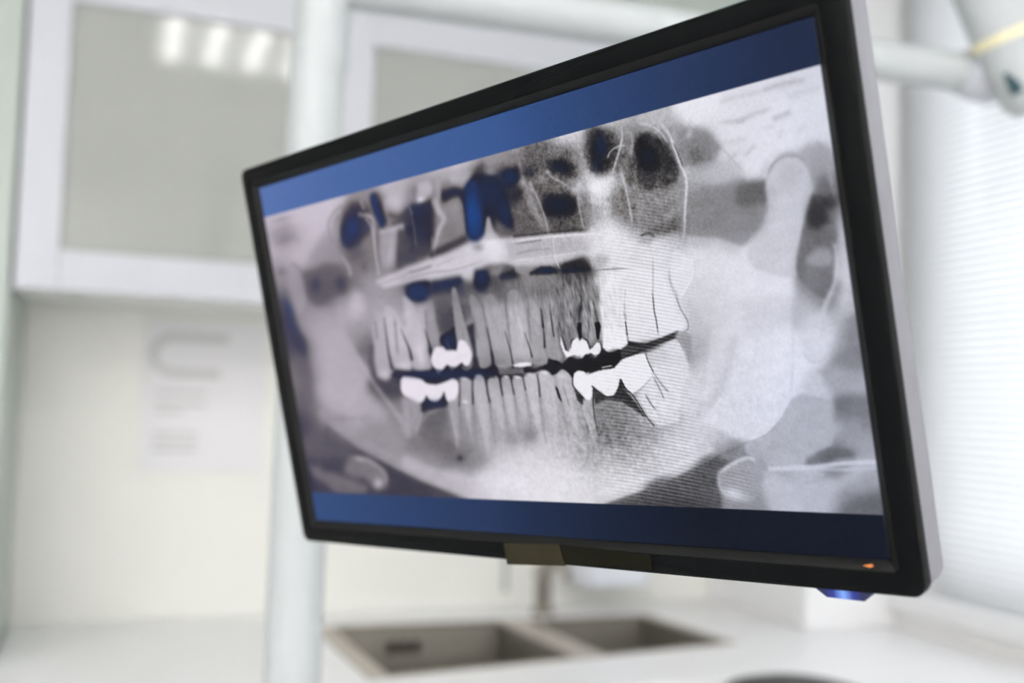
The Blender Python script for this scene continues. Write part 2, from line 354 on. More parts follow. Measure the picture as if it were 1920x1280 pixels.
# bluish dispenser on the wall
ds = empty('towel_dispenser', (1.088, YB-.001, .955), 'bluish-white paper towel dispenser on the splashback above the right sink bowl', 'dispenser')
obj('housing', prism([(-.092, -.001), (-.092, -.09), (-.07, -.115), (.07, -.115), (.092, -.09), (.092, -.001)], .0, .33), M['dispenser'], ds, bevel=.006, seg=3)
obj('outlet', box(-.06, .06, -.09, -.02, -.004, .004), M['grey'], ds)
# narrow vertical joint trims of the splashback
for n_, (x_, wd) in enumerate(((.845, .012), (1.205, .010))):
    struct('trim_%d' % (n_+3), box(x_, x_+wd, YB-.006, YB-.0005, WZ+.032, CZ0-.004), M['green'])

# white equipment stand: post, horizontal arm, elbow and raised arm
px_, py_ = .204, 1.243
st = empty('equipment_stand', (px_, py_, 0), 'white tubular equipment stand with a post and a long arm behind the monitor', 'stand')
def rel(pts): return [(a-px_, b-py_, c_) for a, b, c_ in pts]
obj('post', tube(rel([(px_, py_, .03), (px_, py_, 1.752)]), .0325, 56), M['enamel'], st)
obj('upper_post', tube(rel([(px_+.003, py_, 1.762), (px_+.003, py_, 1.95)]), .0325, 56), M['enamel'], st)
obj('collar', tube(rel([(px_+.001, py_, 1.745), (px_+.002, py_, 1.750), (px_+.002, py_, 1.764), (px_+.003, py_, 1.769)]), [.0327, .0333, .0333, .0327], 56), M['enamel'], st)
obj('base', lathe([(.24, 0), (.24, .02), (.20, .035), (.05, .05), (.04, .06)], 64), M['enamel'], st)
obj('top_cap', lathe([(.034, 1.945), (.035, 1.95), (.033, 1.965), (.02, 1.972)], 48, off=(.003, 0, 0)), M['white'], st)
A0 = Vector((px_+.02, 1.236, 1.848)); A1 = Vector((1.095, 1.130, 1.829))
obj('arm', tube(rel([A0, A1]), [.0275, .0265], 48), M['enamel'], st)
obj('elbow', tube(rel([A1-Vector((.03, 0, 0)), A1+Vector((-.01, 0, -.002)), A1+Vector((.02, 0, -.005)), A1+Vector((.04, 0, -.007)), A1+Vector((.052, 0, -.007))]), [.030, .034, .034, .026, .012], 48), M['white'], st)
B0 = Vector((1.118, 1.075, 1.800)); BD = (Vector((.9905, 1.0765, 2.023))-Vector((1.060, 1.021, 1.790))); BD = Vector((-.40, .07, .92)).normalized()
pts = [B0+BD*t for t in (-.035, -.02, .03, .07, .075, .5)]
obj('raised_arm', tube(rel(pts), [.022, .034, .040, .0415, .043, .043], 56), M['enamel'], st)
rg = tube(rel([B0+BD*.062, B0+BD*.066, B0+BD*.073, B0+BD*.077]), [.0405, .0435, .0445, .0425], 56); obj('ring', rg, M['yellow'], st)
vdir = (Vector((0, 0, 1.35))-B0); vdir = (vdir-BD*vdir.dot(BD)).normalized(); sd = BD.cross(vdir).normalized()
bm = bmesh.new(); bx(bm, -.008, .008, -.004, .003, -.016, .016)
R3 = Matrix((sd, vdir, BD)).transposed()
bmesh.ops.transform(bm, matrix=Matrix.Translation(B0+BD*.010+vdir*.0345-sd*.010-Vector((px_, py_, 0))) @ R3.to_4x4(), verts=bm.verts[:])
obj('slot_button', bm, M['teal'], st, bevel=.002)

# seat added to give the dark of the shadowed gap under the worktop corner
hr = empty('added_stool', (1.02, 1.415, 0), 'added dark round seat standing in for the shadowed gap at the worktop corner', 'added_stool')
obj('seat', lathe([(.106, .86), (.123, .870), (.130, .890), (.127, .910), (.115, .926), (.08, .936), (.02, .940)], 56, off=(0, 0, -.004)), M['cushion'], hr)
obj('column', lathe([(.028, .06), (.028, .45), (.020, .46), (.020, .852)], 28), M['chrome'], hr)
for k in range(5):
    a = 2*math.pi*k/5
    obj('leg', tube([(.02*math.cos(a), .02*math.sin(a), .085), (.22*math.cos(a), .22*math.sin(a), .055)], [.018, .012], 14), M['chrome'], hr)
    obj('castor', lathe([(.018, 0), (.022, .008), (.022, .034), (.018, .042)], 20, off=(.215*math.cos(a), .215*math.sin(a), 0)), M['cushion'], hr)

# ------------------------------------------------------------------ the monitor
MX = Vector((.43446, -.89915, .05271)); MD = Vector((.21736, .04788, -.97492)); MN = Vector((.87407, .43502, .21624))
MC = Vector((.2291, .6399, 1.3986))
mo = empty('monitor', MC, 'black framed flat monitor showing a panoramic dental X-ray, tilted on its mount', 'monitor')
mo.matrix_world = Matrix.Translation(MC) @ Matrix((MX, MN, -MD)).transposed().to_4x4()   # local x right, y into the screen, z up
HW, HH = .2385, .13416; OW, OH = .2560, .1515
def frame_mesh():                                          # front bezel: outer edge, face, bevel down to the panel
    bm = bmesh.new(); r = .007; n = 8
    def ring(hw, hh, rr, y): return [bm.verts.new((x, y, z_)) for x, z_ in rrect(hw, hh, rr, n)]
    R = [ring(OW, OH, r, .006), ring(OW, OH, r, -.0010), ring(OW-.0006, OH-.0006, r-.0004, -.0022), ring(OW-.0018, OH-.0018, r-.001, -.0026),
         ring(HW+.0062, HH+.0062, .003, -.0030), ring(HW+.0050, HH+.0050, .0022, -.0024), ring(HW+.0008, HH+.0008, .0006, .0004), ring(HW-.0004, HH-.0004, .0003, .0030)]
    for a, b in zip(R, R[1:]):
        for i in range(len(a)): bm.faces.new((a[i], a[(i+1) % len(a)], b[(i+1) % len(a)], b[i]))
    return bm, R
bm, R = frame_mesh()
fr = obj('bezel', bm, M['bezel'], mo, angle=50)
fr.data.materials.append(M['bezel_in'])
nv = len(rrect(1, 1, .1, 8))
for i, pl in enumerate(fr.data.polygons):
    if i//nv in (5, 6): pl.material_index = 1
# back shell: light grey sides, rounded corners, thicker lower housing
def shell_mesh():
    bm = bmesh.new(); n = 8
    def ring(hw, hh, rr, y, cz=0): return [bm.verts.new((x, y, z_)) for x, z_ in rrect(hw, hh, rr, n, 0, cz)]
    R = [ring(OW-.0012, OH-.0012, .008, .0045), ring(OW-.0002, OH-.0002, .009, .0062), ring(OW-.0002, OH-.0002, .010, .023), ring(OW-.002, OH-.002, .012, .0265), ring(OW-.010, OH-.010, .014, .0295), ring(OW-.05, OH-.04, .02, .034)]
    for a, b in zip(R, R[1:]):
        for i in range(len(a)): bm.faces.new((a[i], a[(i+1) % len(a)], b[(i+1) % len(a)], b[i]))
    bm.faces.new(R[0][::-1]); bm.faces.new(R[-1]); return bm
obj('back_shell', shell_mesh(), M['shell'], mo, angle=40)
bm = bmesh.new(); rs = []
for hw, z0, z1, y in ((OW-.004, -OH+.006, -.030, .023), (OW-.004, -OH+.006, -.030, .0300), (OW-.008, -OH+.010, -.034, .0350), (OW-.06, -OH+.03, -.04, .043)):
    rs.append([bm.verts.new((x, y, (z0+z1)/2+zz)) for x, zz in rrect(hw, (z1-z0)/2, .008, 6)])
for a, b in zip(rs, rs[1:]):
    for i in range(len(a)): bm.faces.new((a[i], a[(i+1) % len(a)], b[(i+1) % len(a)], b[i]))
bm.faces.new(rs[0][::-1]); bm.faces.new(rs[-1])
obj('rear_housing', bm, M['shell'], mo)
# power lamp lens under the right end of the bezel
bm = bmesh.new(); q = [(.1965, -OH+.0006), (.2030, -OH-.0042), (.2235, -OH-.0046), (.2290, -OH+.0006)]
a = [bm.verts.new((x, -.0016, z_)) for x, z_ in q]; b = [bm.verts.new((x, .010, z_)) for x, z_ in q]
bm.faces.new(a[::-1]); bm.faces.new(b)
for i in range(4): bm.faces.new((a[i], a[(i+1) % 4], b[(i+1) % 4], b[i]))
o = obj('power_lamp', bm, M['led'], mo, bevel=.0006); o['label'] = 'glowing blue power lamp'
# folded tape and the dark olive strip on the lower bezel
bm = bmesh.new(); q = [(-.0262, -.1402), (.0222, -.1385), (.0212, -.1518), (-.0292, -.1560)]
q = [(-.0255, -.1396), (.0240, -.1376), (.0266, -.1512), (-.0015, -.1528), (-.0250, -.1540)]
a = [bm.verts.new((x, -.0036, z_)) for x, z_ in q]; b = [bm.verts.new((x, -.0029, z_)) for x, z_ in q]
bm.faces.new(a[::-1]); bm.faces.new(b)
for i in range(5): bm.faces.new((a[i], a[(i+1) % 5], b[(i+1) % 5], b[i]))
o = obj('tape_piece', bm, M['tape'], mo, smooth=False); o['label'] = 'brownish tape hanging over the lower bezel'
bm = bmesh.new(); q = [(.0250, -.1378), (.0945, -.1400), (.0944, -.1488), (.0268, -.1500)]
a = [bm.verts.new((x, -.0031, z_)) for x, z_ in q]; b = [bm.verts.new((x, -.0027, z_)) for x, z_ in q]
bm.faces.new(a[::-1]); bm.faces.new(b)
for i in range(4): bm.faces.new((a[i], a[(i+1) % 4], b[(i+1) % 4], b[i]))
o = obj('olive_strip', bm, M['olive_flat'], mo, smooth=False); o['label'] = 'dark olive strip'  # plain dark olive strip laid on the bezel face
bm = bmesh.new(); q = [(.2262, -.1366), (.2308, -.1354), (.2318, -.1366), (.2300, -.1374)]
v = [bm.verts.new((x, -.00315, z_)) for x, z_ in q]; v2 = [bm.verts.new((x, -.0026, z_)) for x, z_ in q]; bm.faces.new(v[::-1]); bm.faces.new(v2)
for i in range(4): bm.faces.new((v[i], v[(i+1) % 4], v2[(i+1) % 4], v2[i]))
obj('amber_mark', bm, M['amber'], mo, smooth=False)
# mount: plate on the back and a short arm clamped to the stand's post
mi = mo.matrix_world.inverted()
obj('mount_plate', box(-.05, .05, .0335, .050, -.05, .05), M['shell'], mo, bevel=.003)
c0 = Vector((0, .050, 0)); c1 = Vector((0, .12, .0)); c2 = mi @ Vector((px_+.055, py_-.05, 1.36)); c3 = mi @ Vector((px_+.02, py_-.026, 1.36))
obj('mount_arm', tube([c0, c1, c2, c3], .016, 24), M['shell'], mo)

# ------------------------------------------------------------------ the panel that shows the radiograph
# ---- picture shown on the display: a panoramic dental radiograph, drawn by code ----
DW, DH = 1180, 664
_src = [(484, 354.5), (1523, 30), (1666, 1051), (591, 974)]   # corners of the tracing sheet -> display corners
def _homog(src, dst):
    A = []
    for (x, y), (u, v) in zip(src, dst):
        A.append([x, y, 1, 0, 0, 0, -u*x, -u*y, -u]); A.append([0, 0, 0, x, y, 1, -v*x, -v*y, -v])
    return np.linalg.svd(np.array(A, float))[2][-1].reshape(3, 3)
_H = _homog(_src, [(0, 0), (DW, 0), (DW, DH), (0, DH)])
_HI = np.linalg.inv(_H)
def _T(p):
    p = np.atleast_2d(np.array(p, float)); q = np.c_[p, np.ones(len(p))] @ _H.T
    return q[:, :2] / q[:, 2:]
def _sc(p):
    a = _T([p, (p[0]+4, p[1]), (p[0], p[1]+4)])
    return math.sqrt(abs((a[1, 0]-a[0, 0])*(a[2, 1]-a[0, 1]) - (a[1, 1]-a[0, 1])*(a[2, 0]-a[0, 0]))) / 4
_yy, _xx = np.mgrid[0:DH, 0:DW].astype(np.float32)
_q = np.stack([_xx, _yy, np.ones_like(_xx)], -1).reshape(-1, 3) @ _HI.T
SX = (_q[:, 0]/_q[:, 2]).reshape(DH, DW); SY = (_q[:, 1]/_q[:, 2]).reshape(DH, DW)   # tracing-sheet coordinate of every dot
def _blur(a, s):
    if s < .35: return a
    r = max(1, int(math.ceil(2.6*s))); k = np.exp(-np.arange(-r, r+1)**2/(2*s*s)); k /= k.sum()
    for ax in (0, 1):
        p = np.pad(a, [(r, r) if i == ax else (0, 0) for i in (0, 1)], mode='edge'); o = 0
        n = a.shape[ax]
        for i, w in enumerate(k):
            o = o + w*(p[i:i+n] if ax == 0 else p[:, i:i+n])
        a = o
    return a
LUM = np.zeros((DH, DW)); BLU = np.zeros((DH, DW)); WARM = np.zeros((DH, DW))  # BLU holds the bluish glow of the panel's blacks, painted in
def _put(x0, y0, m, v, a, layer):
    h, w = m.shape; A = layer[y0:y0+h, x0:x0+w]; A += (v-A)*np.clip(m*a, 0, 1)
def _box(q, pad):
    x0 = max(0, int(q[:, 0].min()-pad)); x1 = min(DW, int(q[:, 0].max()+pad)+1)
    y0 = max(0, int(q[:, 1].min()-pad)); y1 = min(DH, int(q[:, 1].max()+pad)+1)
    return x0, x1, y0, y1
def _smooth(p, closed, n=6):
    p = np.array(p, float); N = len(p); out = []
    for i in range(N if closed else N-1):
        g = (lambda j: p[j % N]) if closed else (lambda j: p[min(max(j, 0), N-1)])
        a, b, c, d = g(i-1), g(i), g(i+1), g(i+2)
        for t in np.arange(n)/n:
            out.append(.5*((2*b)+(c-a)*t+(2*a-5*b+4*c-d)*t*t+(3*b-a-3*c+d)*t**3))
    if not closed: out.append(p[-1])
    return np.array(out)
def P(pts, v, a=1, b=1, sm=False, layer=None):          # filled outline
    layer = LUM if layer is None else layer
    s = _sc(pts[0]); q = _T(_smooth(pts, True) if sm else pts); b *= s
    x0, x1, y0, y1 = _box(q, 3*b+2)
    if x1 <= x0+1 or y1 <= y0+1: return
    Y, X = np.mgrid[y0:y1, x0:x1]; m = np.zeros(X.shape, bool); n = len(q)
    for i in range(n):
        (xa, ya), (xb, yb) = q[i], q[(i+1) % n]
        if ya == yb: continue
        m ^= ((ya > Y) != (yb > Y)) & (X < (xb-xa)*(Y-ya)/(yb-ya)+xa)
    _put(x0, y0, _blur(m.astype(float), max(b, .5)), v, a, layer)
def S(pts, w, v, a=1, b=1, sm=True, layer=None):        # line of width w (w may be (start, end))
    layer = LUM if layer is None else layer
    s = _sc(pts[len(pts)//2]); q = _T(_smooth(pts, False, 4) if sm and len(pts) > 2 else pts)
    w0, w1 = (w if isinstance(w, tuple) else (w, w)); w0 *= s/2; w1 *= s/2; b = max(b*s, .6)
    x0, x1, y0, y1 = _box(q, max(w0, w1)+3*b+2)
    if x1 <= x0+1 or y1 <= y0+1: return
    Y, X = np.mgrid[y0:y1, x0:x1].astype(float); best = np.full(X.shape, -1e9); F = np.zeros(X.shape); n = len(q)-1; fade = w0 == w1 and w0/s < 3.2
    for i in range(n):
        (xa, ya), (xb, yb) = q[i], q[i+1]; L2 = (xb-xa)**2+(yb-ya)**2+1e-9
        t = np.clip(((X-xa)*(xb-xa)+(Y-ya)*(yb-ya))/L2, 0, 1)
        d = np.hypot(X-xa-t*(xb-xa), Y-ya-t*(yb-ya)); f = (i+t)/n
        c = (w0+(w1-w0)*f)-d; F = np.where(c > best, f, F); best = np.maximum(best, c)
    m = 1/(1+np.exp(-np.clip(best*1.9/b, -30, 30)))
    if fade: m = m*np.clip(np.minimum(F, 1-F)*5+.12, 0, 1)           # thin lines fade out at their ends
    _put(x0, y0, m, v, a, layer)
def E(cx, cy, rx, ry, v, a=1, rot=0, k=2.0, layer=None):  # soft spot
    layer = LUM if layer is None else layer
    q = _T([(cx-2.4*rx-2.4*ry, cy-2.4*ry-2.4*rx), (cx+2.4*rx+2.4*ry, cy-2.4*ry-2.4*rx), (cx+2.4*rx+2.4*ry, cy+2.4*ry+2.4*rx), (cx-2.4*rx-2.4*ry, cy+2.4*ry+2.4*rx)])
    x0, x1, y0, y1 = _box(q, 0)
    if x1 <= x0+1 or y1 <= y0+1: return
    c, s_ = math.cos(math.radians(rot)), math.sin(math.radians(rot))
    dx = SX[y0:y1, x0:x1]-cx; dy = SY[y0:y1, x0:x1]-cy
    r = np.hypot((dx*c+dy*s_)/rx, (-dx*s_+dy*c)/ry)
    _put(x0, y0, np.exp(-r**k), v, a, layer)
def _noise(seed, sx, sy):
    r = np.random.RandomState(seed); n = _blur(r.randn(DH//2+1, DW//2+1) if max(sx, sy) > 2.5 else r.randn(DH, DW), 0) 
    def b1(a, s, ax):
        rr = max(1, int(3*s)); k = np.exp(-np.arange(-rr, rr+1)**2/(2*s*s)); k /= k.sum()
        p = np.pad(a, [(rr, rr) if i == ax else (0, 0) for i in (0, 1)], mode='wrap'); o = 0; m = a.shape[ax]
        for i, w in enumerate(k): o = o+w*(p[i:i+m] if ax == 0 else p[:, i:i+m])
        return o
    if n.shape[0] < DH: sx, sy = sx/2, sy/2
    n = b1(b1(n, max(sx, .3), 1), max(sy, .3), 0)
    if n.shape[0] < DH: n = np.repeat(np.repeat(n, 2, 0), 2, 1)[:DH, :DW]; n = _blur(n, .8)
    return n/n.std()

def draw_radiograph():
    base = '''505 410 78,530 445 58,560 450 76,505 470 76,550 485 76,520 498 66,560 400 80,620 392 80,600 440 80,580 470 76,605 475 66,620 485 60,640 440 66,
515 520 58,545 520 60,522 560 46,530 600 34,545 640 34,560 660 44,548 700 52,570 690 42,570 750 46,575 790 34,590 830 46,600 850 30,585 900 28,560 570 60,575 610 66,600 600 64,
620 640 70,610 680 73,650 700 70,620 740 73,660 780 73,640 730 74,600 780 60,640 800 60,700 820 61,690 770 70,580 530 42,600 545 38,640 535 36,610 505 46,660 520 55,665 590 74,645 560 68,
640 470 48,690 480 52,705 455 55,730 440 62,745 470 70,700 410 62,750 365 70,725 350 76,690 370 60,680 380 60,665 410 60,775 430 26,770 470 33,760 490 40,785 345 68,825 335 74,815 400 68,850 420 54,835 450 54,
885 400 18,920 360 20,950 330 34,865 305 80,900 290 62,940 285 62,985 275 66,1010 275 50,1045 255 84,960 420 40,990 420 38,985 360 48,1010 390 60,1040 380 20,1055 300 36,1065 350 55,1085 290 78,1095 400 62,1110 345 88,1125 380 78,
1150 350 74,1120 285 24,1155 225 76,1180 250 56,1175 300 50,1220 285 22,1225 335 38,1190 375 56,1230 400 60,1180 420 52,1255 370 66,1210 225 74,1280 300 62,1270 260 66,1312 268 58,1360 250 87,1345 238 87,1372 285 85,1400 250 87,1480 230 87,1545 240 85,1300 290 46,1290 345 66,1300 400 58,1340 380 54,1380 360 48,1410 365 44,
1400 410 62,1360 430 62,1300 430 57,1350 325 76,1380 290 84,1300 215 90,1400 190 86,1500 150 84,1530 200 86,1450 240 88,1400 270 87,1420 310 86,1470 330 75,1480 400 77,1460 450 81,1440 500 86,1500 340 74,1420 470 82,
1540 300 66,1545 340 48,1530 390 30,1550 410 44,1530 430 46,1510 480 56,1560 480 68,1572 420 80,1585 500 80,1520 540 56,1540 545 56,1500 575 74,1590 560 74,1560 610 72,1605 620 54,1540 640 84,1590 680 54,1580 700 62,1610 720 68,1600 770 46,1590 830 62,1560 850 50,1625 850 68,
1330 500 86,1400 520 88,1450 550 88,1350 600 82,1310 610 77,1430 600 82,1460 660 88,1470 720 88,1400 700 86,1330 680 80,1380 780 85,1440 790 85,1510 740 78,1480 830 72,1540 800 72,1500 880 75,1450 920 76,1550 930 74,1620 945 44,1590 940 52,1605 900 74,
1270 860 80,1300 810 76,1240 800 64,1200 850 74,1150 900 82,1000 900 87,900 905 84,1050 920 86,960 920 86,1250 925 42,1320 880 40,1350 840 58,1300 920 38,1380 900 62,1400 940 58,1470 860 66,
860 800 60,905 820 66,850 850 48,880 860 54,940 850 74,1000 860 78,955 800 68,1060 850 74,1100 850 66,1140 880 74,1120 790 50,1150 780 52,1190 790 62,800 780 44,790 820 50,760 790 60,740 760 56,700 790 60,720 840 62,800 850 56,780 880 72,850 900 80,
700 865 34,760 910 34,660 840 50,650 870 56,690 880 58,640 895 55,610 880 52,620 910 44,670 910 50,720 600 74,760 620 76,800 600 72,700 650 48,675 610 60,680 570 64,740 560 62,840 600 38,850 575 42,880 620 60,920 600 66,960 620 72,1000 600 66,1040 600 58,1080 590 52,
1060 620 50,1110 580 64,1140 560 80,1160 620 84,1200 600 88,1240 560 88,1250 620 90,1220 500 86,1180 470 84,1260 480 80,1140 450 84,1100 440 70,870 740 66,920 750 68,980 750 70,1040 750 70,1080 780 68,930 700 22,1150 665 22,820 690 20,1210 645 40,720 730 36,740 690 30,
960 480 70,1020 470 62,1060 500 30,1010 520 52,940 520 40,780 530 22,700 520 66,800 500 78,870 470 80,1180 840 64,1240 720 84,1290 740 84,1320 760 80,1280 500 86,1300 560 82,1290 650 66'''
    pt = np.array([[float(t) for t in s.split()] for s in base.replace('\n', '').split(',') if s.strip()])
    gx, gy = SX[::4, ::4], SY[::4, ::4]; num = np.zeros(gx.shape); den = np.full(gx.shape, 1e-12)
    for x, y, v in pt:
        d2 = (gx-x)**2+(gy-y)**2; w = np.exp(-d2/(2*17.**2))+1e-3/(1+(d2/900.))**2
        num += w*v; den += w
    g = num/den/100
    yi = np.linspace(0, g.shape[0]-1.001, DH); xi = np.linspace(0, g.shape[1]-1.001, DW)
    y0 = yi.astype(int); x0 = xi.astype(int); fy = (yi-y0)[:, None]; fx = (xi-x0)[None]
    LUM[:] = (g[y0][:, x0]*(1-fy)+g[y0+1][:, x0]*fy)*(1-fx)+(g[y0][:, x0+1]*(1-fy)+g[y0+1][:, x0+1]*fy)*fx
    B = BLU
    # -- lower jaw body: outer contours and what lies below it
    S([(604,778),(640,806),(680,832),(735,862),(790,888),(850,912),(900,930)], 24, .66, .75, 6); S([(760,868),(810,890),(860,908),(910,925)], 22, .76, .7, 6)
    P([(608,796),(634,817),(671,842),(727,872),(780,898),(840,921),(888,941),(890,966),(590,966),(600,860)], .345, .93, 2.6)
    P([(560,850),(590,790),(608,796),(640,822),(665,842),(640,860),(600,862)], .44, .8, 6)
    P([(1240,890),(1277,872),(1320,850),(1380,818),(1430,800),(1400,740),(1300,760),(1230,820)], .83, .7, 8)
    P([(1118,948),(1170,929),(1211,915),(1245,902),(1277,886),(1320,865),(1345,850),(1385,834),(1372,862),(1345,885),(1345,962),(1118,962)], .43, .92, 1.6); P([(1340,852),(1391,832),(1425,838),(1410,862),(1370,868)], .58, .8, 4)
    P([(1391,832),(1431,816),(1462,784),(1480,747),(1500,738),(1555,750),(1568,790),(1555,835),(1520,850),(1500,875),(1440,872),(1415,862),(1395,850)], .715, .9, 2)
    S([(1277,885),(1320,864),(1345,849),(1391,831),(1431,815),(1462,783),(1480,746)], 2, .58, .5, 1.2)
    pass
    pass
    S([(600,790),(625,815),(662,838)], 8, .55, .4, 4)
    E(985,905,80,44,.90,1,0,3); E(1030,895,80,36,.88,.85); E(985,865,60,26,.84,.6); E(930,925,50,16,.85,.8)
    E(1240,745,60,60,.86,.5); S([(1080,905),(1150,900),(1230,870),(1280,840)], 40, .84, .6, 12)
    S([(1100,928),(1200,898),(1270,870),(1330,842)], 9, .88, .6, 4)
    # hyoid shadows
    P([(650,858),(672,852),(700,865),(722,885),(722,912),(700,912),(680,895),(655,895),(640,880)], .58, .7, 5)
    E(706,905,9,10,.74,.9); E(672,860,14,5,.68,.8,15); S([(676,856),(700,870),(719,888),(720,908)], 6, .68, .6, 3)
    P([(575,870),(600,880),(640,890),(690,912),(680,926),(630,924),(605,905),(585,890)], .54, .7, 4)
    P([(1342,885),(1370,868),(1400,856),(1420,862),(1425,895),(1405,940),(1365,935),(1345,915)], .66, .8, 3, True)
    S([(1342,888),(1368,870),(1395,858),(1415,863)], 6, .84, .8, 2); S([(1344,890),(1346,912),(1360,932)], 5, .76, .7, 2); E(1372,925,20,10,.84,.9,15)
    P([(1120,948),(1180,935),(1250,930),(1330,942),(1330,962),(1120,950)], .33, .5, 6)
    # right lower corner, cable-like bright streaks
    P([(1558,745),(1640,738),(1640,772),(1590,768),(1562,800),(1560,760)], .50, .75, 6)
    E(1600,800,26,30,.66,.7); E(1630,800,10,30,.6,.6)
    P([(1508,858),(1560,838),(1600,845),(1600,864),(1530,878),(1505,876)], .46, .8, 4)
    S([(1440,878),(1520,876),(1580,868),(1655,866)], 9, .83, .9, 2.5); S([(1560,862),(1600,858),(1655,856)], 3, .66, .6, 2); S([(1480,874),(1560,880),(1655,876)], 7, .80, .7, 2.5)
    S([(1520,896),(1560,892),(1600,884)], 3, .62, .6, 2.5); S([(1500,905),(1550,898)], 3, .64, .5, 2.5)
    P([(1548,962),(1560,935),(1590,905),(1620,885),(1656,880),(1662,966)], .60, .55, 6); P([(1560,964),(1575,945),(1600,930),(1640,920),(1662,920),(1664,970)], .44, .7, 7); E(1560,945,9,12,.68,.5)
    # -- right ramus, condyle
    P([(1320,352),(1370,340),(1398,343),(1436,338),(1433,372),(1440,385),(1430,410),(1415,440),(1390,462),(1350,446),(1300,440),(1282,440),(1286,360)], .58, .75, 4)
    P([(1376,350),(1396,342),(1434,338),(1430,360),(1436,380),(1410,388),(1375,386)], .43, .85, 4)
    P([(1282,442),(1340,446),(1385,462),(1420,455),(1480,520),(1482,700),(1478,747),(1461,782),(1430,813),(1390,828),(1310,790),(1330,620),(1290,560)], .865, .6, 3)
    P([(1432,350),(1434,325),(1446,304),(1466,294),(1490,296),(1508,310),(1518,335),(1520,360),(1512,390),(1500,430),(1490,480),(1484,520),(1410,500),(1398,460),(1418,430),(1432,400),(1434,375)], .79, .85, 2.5, True)
    E(1478,330,26,26,.74,.7); E(1460,430,26,40,.82,.6); E(1508,385,8,22,.70,.5,10)
    S([(1432,345),(1440,316),(1455,300),(1472,293),(1492,295),(1508,308),(1518,332)], 3, .62, .7, 2.2); S([(1436,330),(1446,307),(1466,290),(1496,292),(1512,306)], 5, .60, .5, 3)
    S([(1434,372),(1437,385),(1430,412),(1414,440),(1396,460)], 2.5, .62, .5, 2.5)
    P([(1516,370),(1522,360),(1545,390),(1562,405),(1566,440),(1566,470),(1560,500),(1562,540),(1545,562),(1525,552),(1495,525),(1488,500),(1496,450),(1508,400)], .47, .85, 3)
    P([(1520,365),(1545,390),(1552,415),(1530,430),(1510,425),(1508,400)], .31, .8, 5); E(1540,345,14,18,.47,.8); E(1535,312,18,20,.64,.6); E(1520,325,6,20,.6,.5); S([(1530,268),(1545,290),(1552,325),(1562,372)], 6, .62, .6, 3); P([(1546,240),(1566,320),(1576,390),(1590,480),(1602,560),(1640,560),(1560,200)], .86, .9, 3)
    P([(1510,482),(1530,466),(1550,468),(1558,490),(1540,500),(1512,496)], .66, .8, 4, True); S([(1562,460),(1566,500),(1560,535),(1548,562),(1538,590)], (4,10), .80, .8, 3.5); S([(1578,470),(1585,530),(1578,570)], 14, .80, .6, 5)
    E(1515,520,22,22,.58,.5); S([(1484,510),(1483,600),(1482,700),(1476,740)], 3, .76, .5, 2)
    P([(1545,590),(1565,640),(1540,680),(1520,672),(1500,650),(1500,600)], .84, .6, 6, True); S([(1500,655),(1515,676),(1535,678),(1545,665)], 3, .72, .5, 2.5)
    P([(1600,585),(1585,600),(1560,640),(1548,680),(1570,700),(1625,700),(1618,640)], .55, .6, 8); P([(1540,680),(1550,730),(1625,735),(1625,700),(1570,690)], .70, .6, 7)
    E(1455,660,26,50,.89,.8,0,3); P([(1380,560),(1480,552),(1482,600),(1390,620)], .80, .5, 5); S([(1372,640),(1360,690),(1335,745),(1310,770)], 14, .73, .45, 5); S([(1392,650),(1380,690),(1350,745),(1315,790)], 3, .88, .5, 2)
    E(1310,600,40,70,.76,.5)
    # skull base upper right
    S([(1530,270),(1548,300),(1556,340)], 8, .66, .6, 4); S([(1560,250),(1590,400),(1620,540),(1640,700)], 12, .84, .5, 5)
    for a_, v_, w_ in (([(1350,190),(1385,180),(1420,172)], .78, 7), ([(1430,168),(1455,160),(1500,150)], .70, 8), ([(1342,230),(1380,226),(1410,214),(1445,203)], .72, 6), ([(1450,222),(1475,212)], .72, 10), ([(1375,232),(1395,225)], .7, 5),
                       ([(1350,270),(1390,262)], .80, 8), ([(1395,290),(1410,275)], .76, 7), ([(1455,260),(1465,240)], .79, 6), ([(1480,180),(1530,165)], .79, 7), ([(1490,250),(1510,230)], .79, 6), ([(1360,305),(1378,285)], .72, 5), ([(1420,240),(1450,236)], .80, 5)):
        S(a_, w_, v_, .7, 3.5)
    P([(1378,320),(1395,298),(1440,265),(1450,285),(1430,300),(1418,330),(1396,341)], .88, .7, 5); S([(1347,275),(1372,303),(1392,325)], 4, .70, .6, 2.5)
    P([(1440,285),(1432,330),(1410,342),(1425,320)], .73, .5, 4)
    # infratemporal shadow
    P([(1252,252),(1262,242),(1300,240),(1325,252),(1350,275),(1330,300),(1300,310),(1280,300),(1270,280)], .56, .8, 4); E(1300,290,17,18,.44,.8); E(1318,262,12,14,.52,.6); E(1262,262,9,16,.66,.6); E(1288,250,6,12,.78,.6,20)
    P([(1275,312),(1320,308),(1370,305),(1392,330),(1370,340),(1320,348),(1280,350)], .73, .7, 6)
    # -- upper central: nasal cavity, sinus
    P([(950,300),(1020,262),(1078,285),(1088,340),(1010,350),(965,350)], .44, .6, 9); P([(950,350),(1085,345),(1104,400),(1100,438),(955,440)], .40, .6, 7)
    P([(1142,245),(1235,236),(1268,330),(1262,436),(1150,436),(1140,360),(1158,330)], .46, .5, 9); P([(1264,340),(1330,345),(1420,345),(1434,380),(1430,430),(1380,440),(1280,436)], .50, .35, 8)
    P([(760,350),(870,320),(872,455),(800,490),(735,500),(745,420)], .42, .45, 8); P([(628,400),(700,365),(745,420),(730,505),(700,525),(650,500)], .46, .4, 8)
